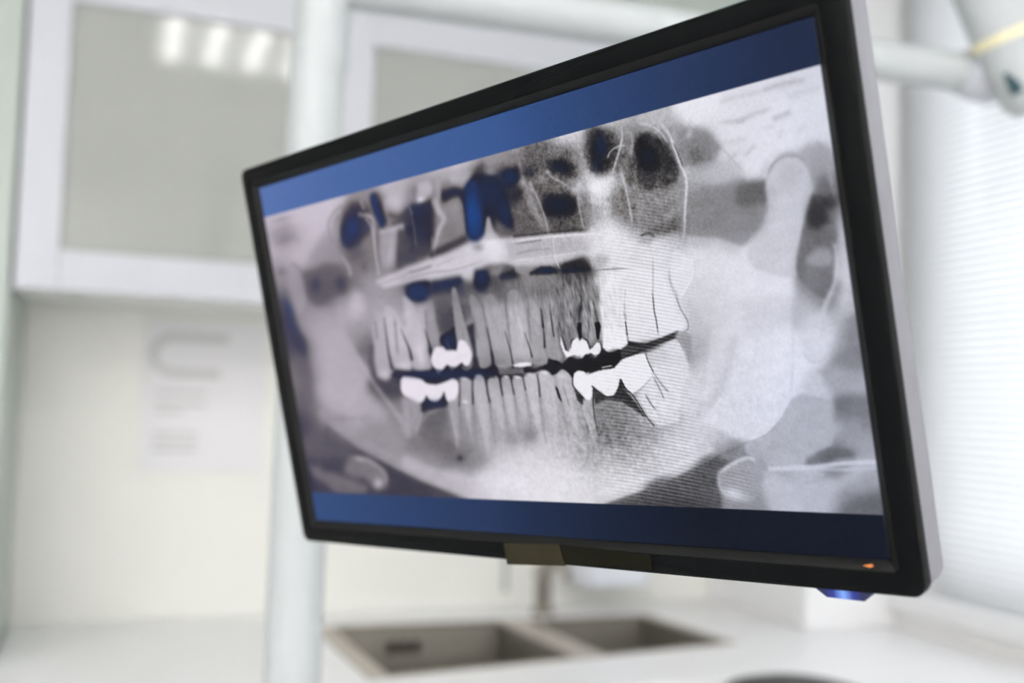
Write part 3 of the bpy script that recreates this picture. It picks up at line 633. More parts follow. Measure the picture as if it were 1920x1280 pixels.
    P([(1095,250),(1125,240),(1150,245),(1155,290),(1148,320),(1120,335),(1100,320),(1088,285)], .34, .8, 5); E(1118,288,14,36,.15,.95,-4,3)
    E(1122,275,10,22,.7,.85,0,2.2,B); E(1115,310,8,16,.5,.7,0,2,B)
    P([(1185,265),(1200,250),(1220,252),(1245,275),(1262,300),(1268,325),(1255,345),(1225,352),(1200,345),(1188,320),(1184,290)], .30, .9, 4, True)
    P([(1190,268),(1204,262),(1225,285),(1232,310),(1215,322),(1195,310)], .14, .9, 4, True); E(1210,295,14,20,.3,.8,0,2.4,B)
    P([(1195,325),(1262,320),(1262,348),(1230,356),(1200,352)], .40, .8, 6)
    P([(1140,365),(1165,355),(1182,365),(1185,400),(1182,440),(1160,435),(1140,410)], .50, .7, 6); P([(1186,360),(1262,352),(1262,420),(1245,430),(1210,440),(1188,440)], .60, .7, 5); E(1220,405,18,16,.48,.6)
    P([(1205,430),(1250,412),(1270,400),(1272,432),(1240,440),(1215,440)], .44, .8, 3)
    S([(1160,232),(1162,260),(1156,285),(1150,305),(1142,330)], 4, .80, .8, 1.4); S([(1178,240),(1181,270),(1176,300)], 5, .70, .6, 2)
    S([(1134,300),(1140,285),(1155,275),(1172,273)], 2.5, .74, .8, 1.2); S([(1170,280),(1160,300),(1150,320)], 3, .42, .6, 1.5); S([(1153,280),(1152,295)], 3, .45, .6, 1.5)
    S([(1158,312),(1167,345),(1172,370),(1178,400),(1183,424)], 4.5, .84, .7, 2); S([(1163,350),(1172,380),(1174,410)], 2.5, .42, .5, 1.2)
    P([(1165,312),(1180,300),(1190,320),(1188,345),(1175,350)], .40, .6, 4)
    S([(1190,232),(1215,236),(1235,250),(1248,268)], 4, .80, .7, 2); S([(1195,250),(1210,240),(1228,252),(1240,270)], 3, .72, .5, 1.6)
    P([(1060,350),(1085,338),(1130,336),(1140,360),(1120,380),(1100,370),(1080,380)], .84, .7, 7); E(1118,350,22,14,.93,.9,-20)
    S([(1215,222),(1232,232),(1250,252),(1262,283),(1272,310),(1280,327),(1283,345),(1282,370),(1280,400),(1279,430),(1275,458)], 4.4, .88, .9, 1.7)
    S([(1258,268),(1268,290),(1277,315)], 3, .38, .8, 1.2); S([(1222,224),(1240,240),(1250,252)], 1.6, .55, .5, 1); S([(1266,385),(1265,430)], 3, .55, .4, 2)
    S([(1247,270),(1252,255),(1262,243),(1278,240)], 2, .62, .6, 1.2)
    # middle-left dark cells
    P([(1015,300),(1030,292),(1062,300),(1075,325),(1060,335),(1035,325),(1018,318)], .30, .9, 5); E(1047,312,18,10,.12,.9,15,2.6); E(1045,314,14,8,.45,.8,15,2,B)
    P([(975,270),(1000,262),(1018,290),(1018,320),(1000,330),(982,318)], .46, .8, 5); E(990,322,14,10,.28,.8); E(993,325,8,6,.35,.6,0,2,B); E(975,290,8,14,.5,.7)
    P([(1012,368),(1028,358),(1060,362),(1078,378),(1078,398),(1060,412),(1030,412),(1012,395)], .24, .95, 5); E(1042,388,26,18,.10,.9,0,3); E(1042,385,22,14,.4,.85,0,2.2,B)
    P([(1008,412),(1050,405),(1080,408),(1098,420),(1098,436),(1050,440),(1012,436)], .40, .85, 4); E(1092,380,10,24,.46,.7)
    S([(1020,318),(1030,332),(1048,342),(1068,356)], 3.5, .66, .85, 1.3); S([(1020,316),(1018,300),(1022,280)], 2, .6, .5, 1.5); E(1022,323,4,4,.8,.8); E(1012,335,12,12,.58,.6)
    P([(950,390),(975,370),(985,400),(1010,436),(958,440),(952,420)], .44, .8, 5)
    S([(972,345),(988,372),(1002,402),(1016,428),(1024,440)], (22,10), .60, .75, 5); S([(990,345),(1006,378),(1017,408),(1025,438)], (4,3), .76, .7, 2); S([(980,352),(996,385),(1010,415)], 2.5, .72, .5, 2); S([(972,340),(985,352),(997,362)], 5, .66, .7, 2)
    S([(1078,360),(1082,390),(1088,420),(1092,436)], 3, .66, .8, 1.4); P([(1030,345),(1060,350),(1058,362),(1020,365)], .50, .6, 3)
    # big blue cavity
    E(893,322,22,16,.40,.75); E(960,300,26,14,.55,.6); E(1000,300,26,26,.40,.6); E(1035,290,24,12,.52,.6); S([(968,292),(972,320),(980,345)], 3, .62, .6, 2)
    P([(872,345),(890,325),(925,335),(940,355),(948,385),(958,420),(950,432),(930,410),(915,405),(905,420),(903,440),(888,452),(872,440),(868,400),(864,370)], .15, .95, 4, True)
    P([(868,352),(885,338),(898,360),(902,400),(902,440),(890,450),(874,444),(870,400)], 1, .9, 4, True, B); E(884,400,14,42,1.5,.9,-2,3,B); E(942,400,9,26,.9,.9,-12,2.4,B); E(915,360,28,32,.62,.85,0,3,B); E(930,385,20,26,.5,.7,0,2,B)
    P([(935,325),(965,315),(970,335),(960,350),(945,350)], .15, .95, 4); E(952,333,16,15,.75,.9,0,2.6,B)
    P([(965,345),(978,358),(975,375),(955,380),(948,360)], .22, .8, 5); P([(885,320),(900,300),(912,325),(905,340)], .30, .6, 5); E(915,322,12,9,.60,.8); E(900,335,8,6,.2,.6)
    P([(825,355),(850,350),(872,358),(870,372),(845,372),(828,382),(820,370)], .20, .9, 4); E(846,362,20,9,.4,.7,0,2,B)
    P([(830,385),(855,368),(864,385),(868,420),(868,452),(850,458),(822,470),(810,460),(812,430),(826,410)], .56, .85, 3); E(850,395,10,16,.62,.6); E(840,440,18,16,.50,.6)
    P([(764,385),(785,382),(808,372),(812,400),(808,450),(800,470),(765,470),(762,430)], .22, .9, 4); E(780,395,18,12,.6,.8,0,2,B); E(785,435,14,22,.28,.8,0,2,B); E(770,425,20,40,.25,.6,0,2,B)
    P([(740,440),(765,430),(805,455),(800,478),(740,500),(735,470)], .36, .8, 5); E(762,488,14,8,.25,.6,0,2,B); S([(765,400),(772,430),(776,462)], 2.5, .52, .7, 1.5)
    P([(812,335),(822,332),(822,375),(814,372)], .66, .8, 2.5); S([(812,380),(818,395),(828,410),(820,430),(812,460),(810,475)], (14,5), .74, .85, 3); S([(806,440),(808,478)], 3, .68, .6, 2)
    P([(775,345),(800,340),(808,352),(805,365),(780,378),(776,365)], .76, .8, 3.5); E(785,375,8,5,.88,.9,-20); E(850,335,18,12,.76,.7); P([(768,355),(778,345),(780,360),(772,372)], .5, .6, 3)
    P([(825,345),(838,335),(842,352),(828,360)], .5, .5, 3)
    # left sinus
    P([(640,400),(655,380),(672,378),(690,392),(694,412),(686,440),(672,462),(655,470),(640,460),(632,435)], .28, .85, 5); E(656,432,16,28,.17,.9,18,2.6)
    E(657,430,14,24,1.0,.9,14,2.4,B); E(645,452,10,14,.45,.8,0,2,B); E(684,425,8,10,.3,.7,0,2,B); E(683,430,10,12,.36,.8)
    S([(632,400),(626,420),(626,442),(634,468),(648,488)], 4, .42, .7, 3); S([(633,400),(632,440),(636,470)], 2.5, .58, .7, 1.8); S([(636,400),(648,386),(660,378)], 4, .40, .6, 2.5)
    P([(690,368),(702,362),(712,375),(716,400),(722,420),(712,424),(704,410),(696,390)], .18, .9, 3.5); S([(697,372),(702,395),(712,418)], 13, .9, .9, 4, True, B)
    S([(712,395),(720,415),(700,430)], 6, .36, .5, 4); S([(735,420),(752,412),(760,400)], 10, .36, .8, 5); P([(757,400),(766,392),(766,425),(758,430)], .34, .7, 4); P([(758,425),(768,420),(770,445),(758,440)], .25, .7, 3)
    S([(680,400),(695,412),(698,440),(700,470),(705,500)], 5, .72, .8, 2); S([(712,436),(730,432),(750,425)], 7, .80, .8, 3); P([(712,440),(740,432),(738,470),(735,500),(712,500),(706,470)], .68, .7, 4); S([(702,440),(706,470)], 4, .44, .6, 2.5); E(685,470,14,20,.56,.7); E(680,500,8,12,.46,.7)
    S([(666,402),(680,405),(695,408)], 5, .70, .7, 2.5); S([(672,375),(680,395)], 6, .74, .6, 3); S([(684,395),(676,378)], 3, .45, .5, 2)
    S([(764,388),(770,405)], 3, .66, .7, 1.5)
    S([(636,478),(650,500),(655,520)], 6, .74, .7, 3); S([(622,470),(605,470),(590,490)], 5, .62, .4, 4)
    E(705,372,16,10,.42,.55); S([(697,378),(702,396),(712,418)], 10, .17, .6, 4)
    P([(608,432),(626,452),(640,474),(636,496),(600,492),(572,492),(590,462)], .62, .7, 5); S([(664,368),(645,382),(624,398),(613,420),(616,440),(626,466)], 4, .56, .7, 2.5)
    P([(618,420),(628,402),(632,412),(632,440),(630,462),(622,446)], .66, .7, 3); S([(632,402),(632,425),(633,455)], 2, .50, .6, 1.5)
    E(668,478,20,14,.42,.6,-30); E(670,470,10,8,.25,.4,0,2,B); S([(684,412),(694,428),(699,455),(702,480),(706,512)], (4,6), .74, .7, 2.2); S([(703,436),(704,470),(708,500)], 5, .48, .6, 3)
    P([(712,440),(738,432),(744,450),(738,490),(716,500),(709,470)], .66, .7, 4); E(729,470,5,26,.74,.6,6); S([(746,436),(744,470),(746,500)], 9, .38, .7, 4)
    E(785,440,16,18,.30,.55); E(792,470,14,12,.38,.6); S([(766,396),(773,425),(777,468)], 2.2, .50, .6, 1.6); P([(806,375),(812,360),(813,410),(807,450)], .5, .4, 3)
    E(735,378,18,14,.78,.8); S([(728,404),(746,408),(760,396)], 8, .36, .7, 4); P([(800,478),(806,470),(870,440),(878,452),(840,470),(805,488)], .22, .6, 3)
    # zygoma shadow left
    P([(566,512),(590,508),(600,498),(616,494),(634,500),(646,520),(650,540),(640,552),(612,562),(592,572),(576,560),(568,535)], .44, .85, 4, True); E(588,535,10,14,.34,.7); E(636,532,10,13,.34,.8); E(590,533,8,12,.25,.6,0,2,B); E(636,533,8,10,.2,.6,0,2,B)
    S([(543,495),(552,500),(566,515),(570,535)], 3, .48, .6, 3); P([(542,500),(552,498),(566,530),(572,565),(560,600),(545,560),(536,530)], .66, .7, 4); E(525,510,8,8,.46,.6)
    P([(522,560),(536,565),(552,610),(572,640),(570,670),(548,650),(532,610)], .32, .8, 5); E(540,580,7,18,.7,.8,-15,2,B); E(548,615,10,18,.45,.8,-20,2,B); E(566,650,8,14,.3,.6,0,2,B); E(528,560,6,16,.3,.6,0,2,B)
    P([(575,630),(600,590),(640,600),(660,660),(680,720),(720,770),(730,800),(690,775),(620,775),(590,740),(582,680)], .73, .5, 8)
    P([(655,560),(664,545),(678,560),(680,585),(664,595),(650,585)], .80, .7, 6, True); S([(520,452),(540,445),(556,452)], 8, .58, .4, 6); E(532,450,14,7,.56,.7,-25); E(525,412,18,4,.62,.7,-14)
    # -- hard palate bands
    P([(700,528),(760,500),(830,478),(882,458),(900,462),(908,450),(930,448),(1000,440),(1060,438),(1095,436),(1150,430),(1150,476),(1090,480),(1040,496),(960,500),(940,492),(880,500),(820,522),(760,532),(716,540)], .82, .85, 2.5)
    E(915,460,22,22,.90,.9,0,3); E(926,475,16,20,.88,.8); E(893,464,10,8,.62,.8); P([(905,430),(908,408),(914,405),(920,430),(930,445),(905,452)], .76, .85, 2.5)
    P([(925,415),(945,425),(955,430),(960,440),(935,442),(922,435)], .46, .7, 4)
    S([(762,512),(785,506),(808,498)], 3, .48, .7, 2); S([(740,528),(800,512),(850,506),(905,488)], 2.2, .60, .6, 1.5); S([(810,500),(850,484)], 2, .66, .5, 1.5); S([(700,536),(740,522),(770,508)], 2.5, .58, .5, 2)
    P([(945,455),(1000,448),(1130,442),(1130,470),(1040,478),(950,490)], .68, .55, 3); S([(950,454),(1010,446),(1080,440),(1125,438)], 4, .88, .8, 1.2); S([(962,458),(1000,452),(1012,451)], 2.2, .48, .8, 1.3); S([(960,478),(990,470),(1030,466)], 2, .55, .6, 1.5); S([(985,484),(1030,482),(1030,480)], 2, .56, .5, 1.2)
    S([(955,490),(1000,484),(1050,478),(1090,472)], 3.5, .84, .7, 1.2); S([(1010,446),(1000,441),(960,444)], 1.5, .3, .2, 1)
    S([(960,443),(1000,439),(1030,436),(1060,433),(1095,431)], (5,2), .30, .8, 2); S([(1028,440),(1033,452),(1034,470),(1040,492),(1046,505)], 2.6, .84, .8, 1.2); S([(1031,455),(1033,480)], 2, .6, .4, 1)
    P([(1095,430),(1150,410),(1190,440),(1220,450),(1250,470),(1255,560),(1180,560),(1140,540),(1110,510),(1100,470)], .87, .8, 10); E(1145,455,30,30,.90,.8)
    S([(1195,444),(1210,438),(1224,444)], 3.5, .30, .8, 1.5); P([(1200,445),(1222,444),(1215,460),(1190,455)], .6, .6, 3)
    # maxillary dark pockets under the palate
    P([(758,545),(770,532),(798,528),(802,545),(796,560),(775,566),(762,560)], .16, .95, 3, True); E(780,548,22,17,.82,.95,0,3.5,B)
    P([(806,530),(830,524),(860,518),(864,528),(845,545),(830,545),(808,552)], .20, .9, 4); E(828,535,24,10,.6,.9,-15,2.6,B); E(852,528,12,8,.5,.8,0,2,B); P([(806,545),(862,535),(870,560),(850,550),(815,560)], .32, .7, 4); E(860,545,10,10,.3,.6,0,2,B)
    P([(886,506),(908,508),(915,525),(905,545),(890,548),(884,530)], .17, .95, 4); E(899,520,12,14,.7,.95,0,2.6,B); E(898,540,8,10,.4,.7,0,2,B)
    E(925,510,10,9,.56,.9); S([(934,500),(934,515)], 6, .55, .6, 2); P([(935,515),(960,500),(962,512),(975,517),(950,524),(932,524)], .20, .9, 3); E(945,519,14,5,.4,.8,0,2,B); E(948,502,10,6,.42,.8); E(975,505,12,8,.58,.8)
    P([(990,510),(1010,500),(1030,500),(1042,508),(1044,512),(1020,515),(988,516)], .16, .9, 2); P([(1048,500),(1060,492),(1090,490),(1102,500),(1104,507),(1050,512)], .24, .9, 2.5); P([(1048,506),(1080,500),(1104,506),(1070,511),(1050,512)], .14, .95, 1.5)
    E(1020,507,18,6,.5,.9,0,2.6,B); E(1070,507,26,5,.35,.8,0,2.6,B); S([(1104,508),(1125,506),(1150,504),(1190,505)], 1.8, .45, .8, 1); P([(1112,478),(1140,480),(1130,502),(1114,504)], .62, .6, 4); S([(1102,480),(1108,500)], 3, .8, .6, 1.5)
    # alveolar bone
    P([(808,560),(862,550),(868,600),(850,618),(822,628),(812,600)], .37, .75, 4); P([(935,530),(1000,520),(1050,518),(1100,515),(1118,540),(1130,600),(1120,628),(1040,620),(1000,560),(940,550)], .57, .6, 8); E(1020,545,26,16,.46,.5); E(1080,600,18,28,.48,.5)
    S([(655,650),(690,705),(725,755),(752,790)], 9, .74, .6, 4); S([(596,786),(640,784),(690,782)], 6, .56, .45, 4); S([(757,765),(764,820)], 6, .74, .7, 2.5); S([(790,765),(774,815)], 6, .74, .7, 2.5)
    # -- upper teeth, left to right (roots light, crowns lighter)
    P([(712,600),(730,620),(735,680),(732,700),(722,712),(710,712),(702,700),(698,660),(696,610)], .73, .9, 3, True); E(718,703,12,10,.82,.8)
    P([(716,580),(740,585),(752,625),(766,668),(769,688),(762,694),(742,693),(735,684),(728,640)], .78, .9, 2.5, True); P([(752,560),(772,572),(780,610),(800,660),(806,690),(790,695),(776,694),(769,684),(766,640)], .76, .85, 2.5, True)
    E(785,665,9,26,.86,.8,-8); E(755,685,14,8,.84,.7); S([(762,575),(764,610)], 10, .80, .6, 5); S([(744,590),(754,605)], 8, .62, .4, 4)
    P([(797,570),(806,566),(812,610),(822,655),(808,660),(802,640),(796,600)], .62, .85, 2, True)
    P([(843,545),(850,540),(856,560),(866,600),(876,640),(878,646),(866,650),(854,640),(848,600)], .64, .9, 1.6, True); S([(862,610),(866,640)], 2, .5, .5, 1.2)
    P([(876,562),(886,556),(896,575),(904,620),(914,655),(917,680),(910,688),(900,690),(894,682),(888,640)], .66, .85, 1.6, True); P([(901,560),(918,552),(932,575),(942,620),(952,655),(957,686),(930,690),(922,670),(912,620),(906,580)], .68, .85, 1.6, True)
    P([(948,552),(965,545),(978,570),(984,620),(990,655),(992,680),(975,684),(957,680),(954,650),(952,600)], .73, .85, 1.6, True); P([(990,560),(1004,556),(1010,600),(1016,650),(1022,672),(1018,680),(996,680),(991,640),(988,600)], .66, .85, 1.6, True)
    P([(1016,560),(1028,552),(1036,590),(1042,640),(1050,668),(1042,678),(1028,674),(1018,650),(1016,600)], .64, .85, 1.6, True)
    S([(1038,560),(1044,600),(1054,640)], 8, .56, .6, 2.5); S([(1058,560),(1066,600),(1078,640)], 8, .60, .6, 2.5); S([(1048,570),(1056,620)], 3, .38, .6, 2); P([(1090,570),(1108,565),(1112,640),(1104,648),(1096,640)], .62, .8, 3)
    S([(1072,545),(1076,590),(1082,615)], 7, .40, .6, 3)
    E(905,684,11,4,.55,.6); E(928,678,18,7,.52,.6); E(1008,676,14,5,.54,.6); E(975,676,14,4,.58,.5)
    for p_ in ([(736,592),(740,640),(742,665)], [(700,600),(704,640)], [(793,575),(797,620),(802,650)], [(898,560),(908,610),(916,650)], [(942,556),(948,610),(954,660)], [(985,556),(987,600),(992,650)], [(1012,556),(1013,600)], [(1046,556),(1050,600),(1054,630)], [(868,556),(884,600),(892,640)]):
        S(p_, 4, .44, .6, 2.4)
    for p_ in ([(905,575),(918,620),(932,660)], [(926,575),(938,620)], [(966,560),(972,610),(976,650)], [(1000,575),(1004,630)], [(722,620),(726,670)], [(780,600),(786,640)]):
        S(p_, 5, .80 if p_[0][0] > 940 or p_[0][0] < 800 else .74, .45, 3)
    S([(800,560),(862,562),(940,556),(1040,548),(1110,545)], 22, .50, .6, 9); S([(712,585),(760,572),(800,575)], 12, .66, .4, 6)
    # crowns at right: bright with hatch
    P([(1118,520),(1180,500),(1235,510),(1258,560),(1262,590),(1276,596),(1284,606),(1279,618),(1262,622),(1250,632),(1232,634),(1212,640),(1190,642),(1174,640),(1168,648),(1150,656),(1136,660),(1126,650),(1122,600)], .90, .9, 2.5)
    # interdental dark lines, upper
    dk = .10
    for p_, w_ in (([(721,628),(725,660),(731,690)], 5), ([(756,636),(764,655),(768,672)], 5), ([(797,632),(801,645),(806,660)], 5), ([(913,635),(917,655),(921,685)], 3), ([(948,640),(953,658),(957,680)], 2.6), ([(985,640),(990,655),(993,668)], 3.2), ([(1014,612),(1016,630),(1017,650)], 4),
                   ([(1012,595),(1014,612)], 4), ([(1049,625),(1054,645),(1058,660)], 2), ([(1030,600),(1034,630)], 1.8)):
        S([(2*p_[0][0]-p_[1][0], 2*p_[0][1]-p_[1][1])]+p_, (0, w_*1.05), .16, .9, 1.5)
    P([(1077,605),(1086,605),(1086,635),(1084,640),(1079,622)], dk, .9, 1.2); P([(1110,606),(1118,602),(1122,610),(1119,636),(1115,636)], dk, .9, 1); S([(1085,560),(1082,590),(1080,608)], 5, .30, .7, 2.5); S([(1106,560),(1112,585),(1116,606)], 3.5, .32, .7, 2); S([(1098,600),(1101,625)], 2, .35, .7, 1); S([(1168,600),(1170,615),(1172,632)], 2.4, .20, .9, .8); S([(1166,585),(1169,600)], 5, .55, .7, 1.5)
    S([(1219,545),(1222,580),(1226,600),(1230,628)], 2.4, .30, .85, .8); S([(1220,480),(1220,560)], 1.8, .60, .7, 1); S([(1168,540),(1166,590)], 2, .62, .6, 1.2); S([(1172,632),(1174,645)], 3, .3, .7, 1); S([(1137,618),(1150,612),(1162,614),(1170,630)], 1.2, .7, .5, .8)
    # dark gap behind upper left root and void
    P([(822,630),(838,620),(848,612),(852,640),(854,655),(842,656),(830,652),(820,640)], .17, .95, 1.5); E(838,640,13,14,.55,.9,0,3,B); S([(833,636),(838,654)], (4,8), .42, .8, 1.8)
    P([(871,612),(884,605),(888,650),(890,680),(886,700),(880,700),(884,660),(878,640)], .28, .9, 2); E(885,650,3,30,.5,.6,0,2,B)
    S([(694,650),(692,680),(700,708),(716,725)], (8,12), .40, .7, 4); P([(697,705),(726,716),(735,700),(752,700),(755,715),(750,738),(745,750),(720,740)], .38, .75, 5)
    # bite gap (black band)
    P([(738,694),(770,697),(800,695),(816,690),(850,692),(880,690),(905,694),(925,686),(930,700),(935,706),(900,708),(880,712),(862,706),(842,712),(820,716),(800,718),(780,714),(760,712),(745,708),(730,704)], .17, .97, 1.8)
    E(820,702,70,9,.5,.9,0,3,B); E(745,700,12,8,.36,.6); E(890,700,30,8,.45,.8,0,2.5,B)
    P([(978,688),(1000,690),(1022,682),(1024,672),(1040,676),(1050,682),(1064,668),(1080,672),(1090,664),(1104,668),(1118,660),(1130,664),(1148,660),(1165,650),(1175,640),(1205,646),(1235,634),(1268,620),(1262,634),(1244,640),(1210,652),(1176,668),(1152,684),(1140,690),(1100,694),(1088,700),(1076,698),(1070,710),(1062,700),(1050,694),(1040,700),(1030,704),(1010,694),(998,698),(980,698)], .15, .97, 1.2)
    P([(1172,645),(1205,646),(1235,634),(1268,620),(1262,634),(1244,640),(1210,652),(1176,666),(1160,672),(1158,660)], .38, .9, 1.6); E(1000,690,16,7,.38,.6)
    P([(1262,622),(1280,620),(1292,630),(1292,660),(1286,684),(1278,662),(1270,642),(1260,634)], .60, .75, 2); S([(1262,545),(1270,575),(1284,600),(1286,616),(1278,622)], 1.8, .42, .7, .9); S([(1268,636),(1276,655),(1286,682)], 1.8, .42, .8, 1)
    S([(1250,510),(1252,530),(1264,560),(1272,580)], 1.5, .55, .6, 1); P([(1252,500),(1262,470),(1290,485),(1294,505),(1284,540),(1270,552),(1256,530)], .89, .8, 2.5, True); S([(1293,482),(1294,515),(1278,548),(1268,556)], 2, .94, .7, 1.2); S([(1250,500),(1254,530),(1268,556)], 1.4, .62, .6, 1)
    # bridge crowns upper left
    P([(806,664),(812,652),(820,650),(828,650),(833,656),(846,656),(852,656),(856,640),(864,638),(872,644),(880,660),(880,672),(876,684),(868,686),(862,680),(850,688),(842,688),(834,684),(824,694),(812,690),(805,678)], .90, 1, 1.3, True)
    P([(812,692),(824,692),(820,702),(816,700)], .55, .85, 1.5); P([(836,688),(850,686),(844,696)], .50, .8, 1.5); S([(861,684),(868,692),(877,688),(883,675)], 4, .55, .8, 1.5)
    P([(790,738),(834,732),(840,756),(828,764),(800,768),(786,774),(784,755)], .22, .95, 2); E(812,756,20,9,.45,.8,0,2.5,B)
    # bridge crowns lower left
    P([(750,708),(762,706),(785,710),(796,718),(815,720),(834,714),(846,709),(855,718),(855,735),(848,750),(840,755),(833,748),(829,734),(825,742),(818,750),(810,752),(801,748),(796,741),(791,750),(783,756),(775,754),(762,746),(752,738),(748,725)], .91, 1, 1.3, True)
    pass
    P([(752,745),(785,756),(778,790),(768,815),(758,820),(750,800),(752,770)], .66, .8, 3, True); S([(766,760),(770,785)], 4, .54, .5, 2.5); P([(790,790),(800,768),(830,765),(842,800),(845,850),(810,850),(785,820)], .46, .6, 6); S([(780,800),(800,775),(830,765)], 3, .62, .6, 2.5)
    P([(836,756),(850,752),(856,790),(856,830),(852,840),(846,800)], .66, .85, 2.2, True)
    # lower teeth
    L_ = [([(861,715),(867,706),(876,712),(880,730),(878,760),(880,800),(880,820),(874,800),(866,760)], .70), ([(886,708),(892,701),(902,706),(908,730),(912,770),(914,820),(912,850),(904,830),(892,770),(885,735)], .74),
          ([(910,714),(920,706),(930,708),(936,740),(940,780),(940,800),(934,800),(924,770),(914,740)], .74), ([(935,712),(945,706),(953,712),(957,740),(962,780),(960,800),(952,790),(942,755)], .74),
          ([(956,712),(966,705),(975,712),(980,740),(984,780),(978,790),(968,760),(958,735)], .74), ([(978,708),(990,702),(1002,706),(1006,740),(1010,790),(1010,815),(1002,800),(990,760),(982,730)], .78),
          ([(1006,704),(1014,695),(1026,698),(1034,712),(1038,745),(1042,800),(1036,810),(1024,780),(1012,740)], .76), ([(1040,710),(1042,698),(1050,692),(1060,698),(1066,712),(1070,745),(1082,800),(1078,812),(1060,770),(1046,735)], .74)]
    for p_, v_ in L_: P(p_, v_, .85, 1.5, True)
    for x0_, y0_, x1_, y1_ in ((868,735,876,790), (895,730,904,800), (922,730,934,780), (946,730,955,785), (968,730,976,780), (992,725,1002,790), (1018,720,1032,790), (1056,715,1074,790), (841,765,852,820)):
        S([(x0_,y0_), (x1_,y1_)], 5, .80, .4, 3)
    for x0_, y0_, x1_, y1_ in ((858,765,862,830), (884,765,890,840), (914,760,924,830), (940,750,948,810), (962,745,970,810), (984,740,994,820), (1008,750,1020,830), (1050,760,1062,820)):
        S([(x0_,y0_), (x1_,y1_)], (4,3), .54, .45, 2.5)
    P([(1076,738),(1092,750),(1106,752),(1108,780),(1114,815),(1110,835),(1098,800),(1084,765)], .72, .85, 1.5)
    for p_, w_ in (([(857,712),(858,735),(857,760)], 3), ([(882,712),(882,735),(883,756)], 4.4), ([(907,708),(910,735),(914,752)], 4.6), ([(934,708),(935,725),(938,740)], 4), ([(954,706),(957,725),(960,738)], 3), ([(976,704),(979,720),(981,730)], 3), ([(1003,702),(1006,720),(1008,742)], 4)):
        S(p_, (w_*.35, w_*.85), .15, .9, 1.5); S([p_[-1], (p_[-1][0]+3, p_[-1][1]+30)], (w_*.8, 1), .50, .5, 1.6)
    P([(1036,722),(1042,728),(1048,748),(1050,756),(1042,744)], .12, .9, 1); P([(1072,728),(1080,738),(1090,745),(1088,760),(1078,750)], .22, .85, 1.2); S([(1052,722),(1058,745),(1066,765)], 1.6, .42, .6, 1); S([(1080,745),(1092,785),(1104,820)], 1.6, .45, .6, 1)
    for x_, y_, rx_, v_ in ((866,710,6,.86), (893,706,5,.84), (917,706,8,.36), (945,706,5,.88), (966,707,8,.92), (990,702,6,.82), (1017,698,7,.90), (1049,705,7,.84), (868,753,5,.9)):
        E(x_, y_, rx_, 2.6 if rx_ != 7 else 4, v_, .85, 12)
    P([(929,689),(976,689),(978,700),(932,703)], .52, .8, 1.2); P([(957,684),(966,681),(980,679),(992,680),(992,685),(975,688),(961,688)], .93, .95, 1)
    # upper right crowns / filling
    P([(1046,628),(1050,640),(1055,656),(1062,660),(1066,648),(1070,638),(1078,632),(1083,640),(1086,634),(1094,638),(1099,648),(1101,656),(1108,650),(1114,642),(1120,642),(1123,655),(1120,662),(1112,668),(1104,662),(1094,663),(1086,672),(1072,665),(1058,670),(1052,660),(1047,645)], .93, 1, .9)
    E(1080,670,8,4,.55,.7); E(1110,668,8,4,.5,.7); S([(1066,655),(1067,640),(1074,634)], 1.4, .15, .8, .7); S([(1090,635),(1098,640),(1101,655)], 1.4, .15, .8, .7)
    # lower right bridge
    P([(1072,700),(1080,694),(1090,696),(1097,702),(1108,698),(1120,694),(1148,690),(1152,684),(1165,672),(1190,664),(1204,662),(1212,674),(1218,692),(1220,704),(1208,718),(1190,732),(1180,738),(1168,725),(1160,710),(1156,725),(1146,740),(1134,743),(1122,734),(1108,724),(1107,740),(1102,750),(1094,748),(1084,736),(1072,724),(1070,710)], .94, 1, 1)
    S([(1070,704),(1070,722),(1082,738),(1094,750)], 2.2, .12, .9, .8); S([(1106,724),(1122,738),(1134,744),(1148,742),(1156,726),(1159,711),(1168,728),(1180,738),(1190,752),(1206,778),(1222,798)], (2.4,1), .12, .95, 1)
    P([(1108,728),(1122,740),(1136,746),(1150,742),(1158,718),(1170,734),(1186,752),(1208,784),(1190,772),(1160,752),(1130,748),(1112,760)], .30, .9, 1.4)
    S([(1108,730),(1108,760),(1112,790),(1118,815)], (2.6,.6), .14, .85, 1.2); E(1098,700,3,2.5,.85,.9); S([(1122,689),(1145,685)], 2, .85, .9, .8); S([(1156,680),(1164,673)], 2.5, .8, .8, .8)
    P([(1206,662),(1230,652),(1258,638),(1270,642),(1280,660),(1288,684),(1286,700),(1270,740),(1270,790),(1230,800),(1205,770),(1190,745),(1216,715),(1220,700)], .87, .85, 2)
    S([(1205,662),(1212,680),(1218,692),(1222,700)], 2, .25, .85, .8); S([(1222,700),(1236,720),(1250,736)], 3, .42, .6, 1.5); S([(1220,705),(1232,728),(1242,750)], 2.2, .40, .7, 1.2); S([(1205,738),(1215,755),(1225,768)], 2.4, .34, .75, 1.2); S([(1186,738),(1204,722),(1218,706)], 1.6, .55, .6, 1)
    # mandibular spot, trabeculae
    E(859,858,7,6,.34,.85); E(955,822,12,13,.56,.7); E(990,815,16,18,.52,.7); E(1150,800,40,24,.56,.5,30); P([(1112,760),(1135,752),(1165,760),(1200,785),(1215,810),(1160,830),(1120,820)], .56, .5, 8)
    P([(1128,616),(1150,611),(1164,616),(1170,632),(1173,645),(1160,655),(1146,650),(1134,658),(1126,652)], .95, .8, 1.2)
    # -- fine grain and the radiograph's vertical streaks
    f_ = lambda x0, x1, y0, y1, s=30: 1/(1+np.exp(-(SX-x0)/s))/(1+np.exp((SX-x1)/s))/(1+np.exp(-(SY-y0)/s))/(1+np.exp((SY-y1)/s))
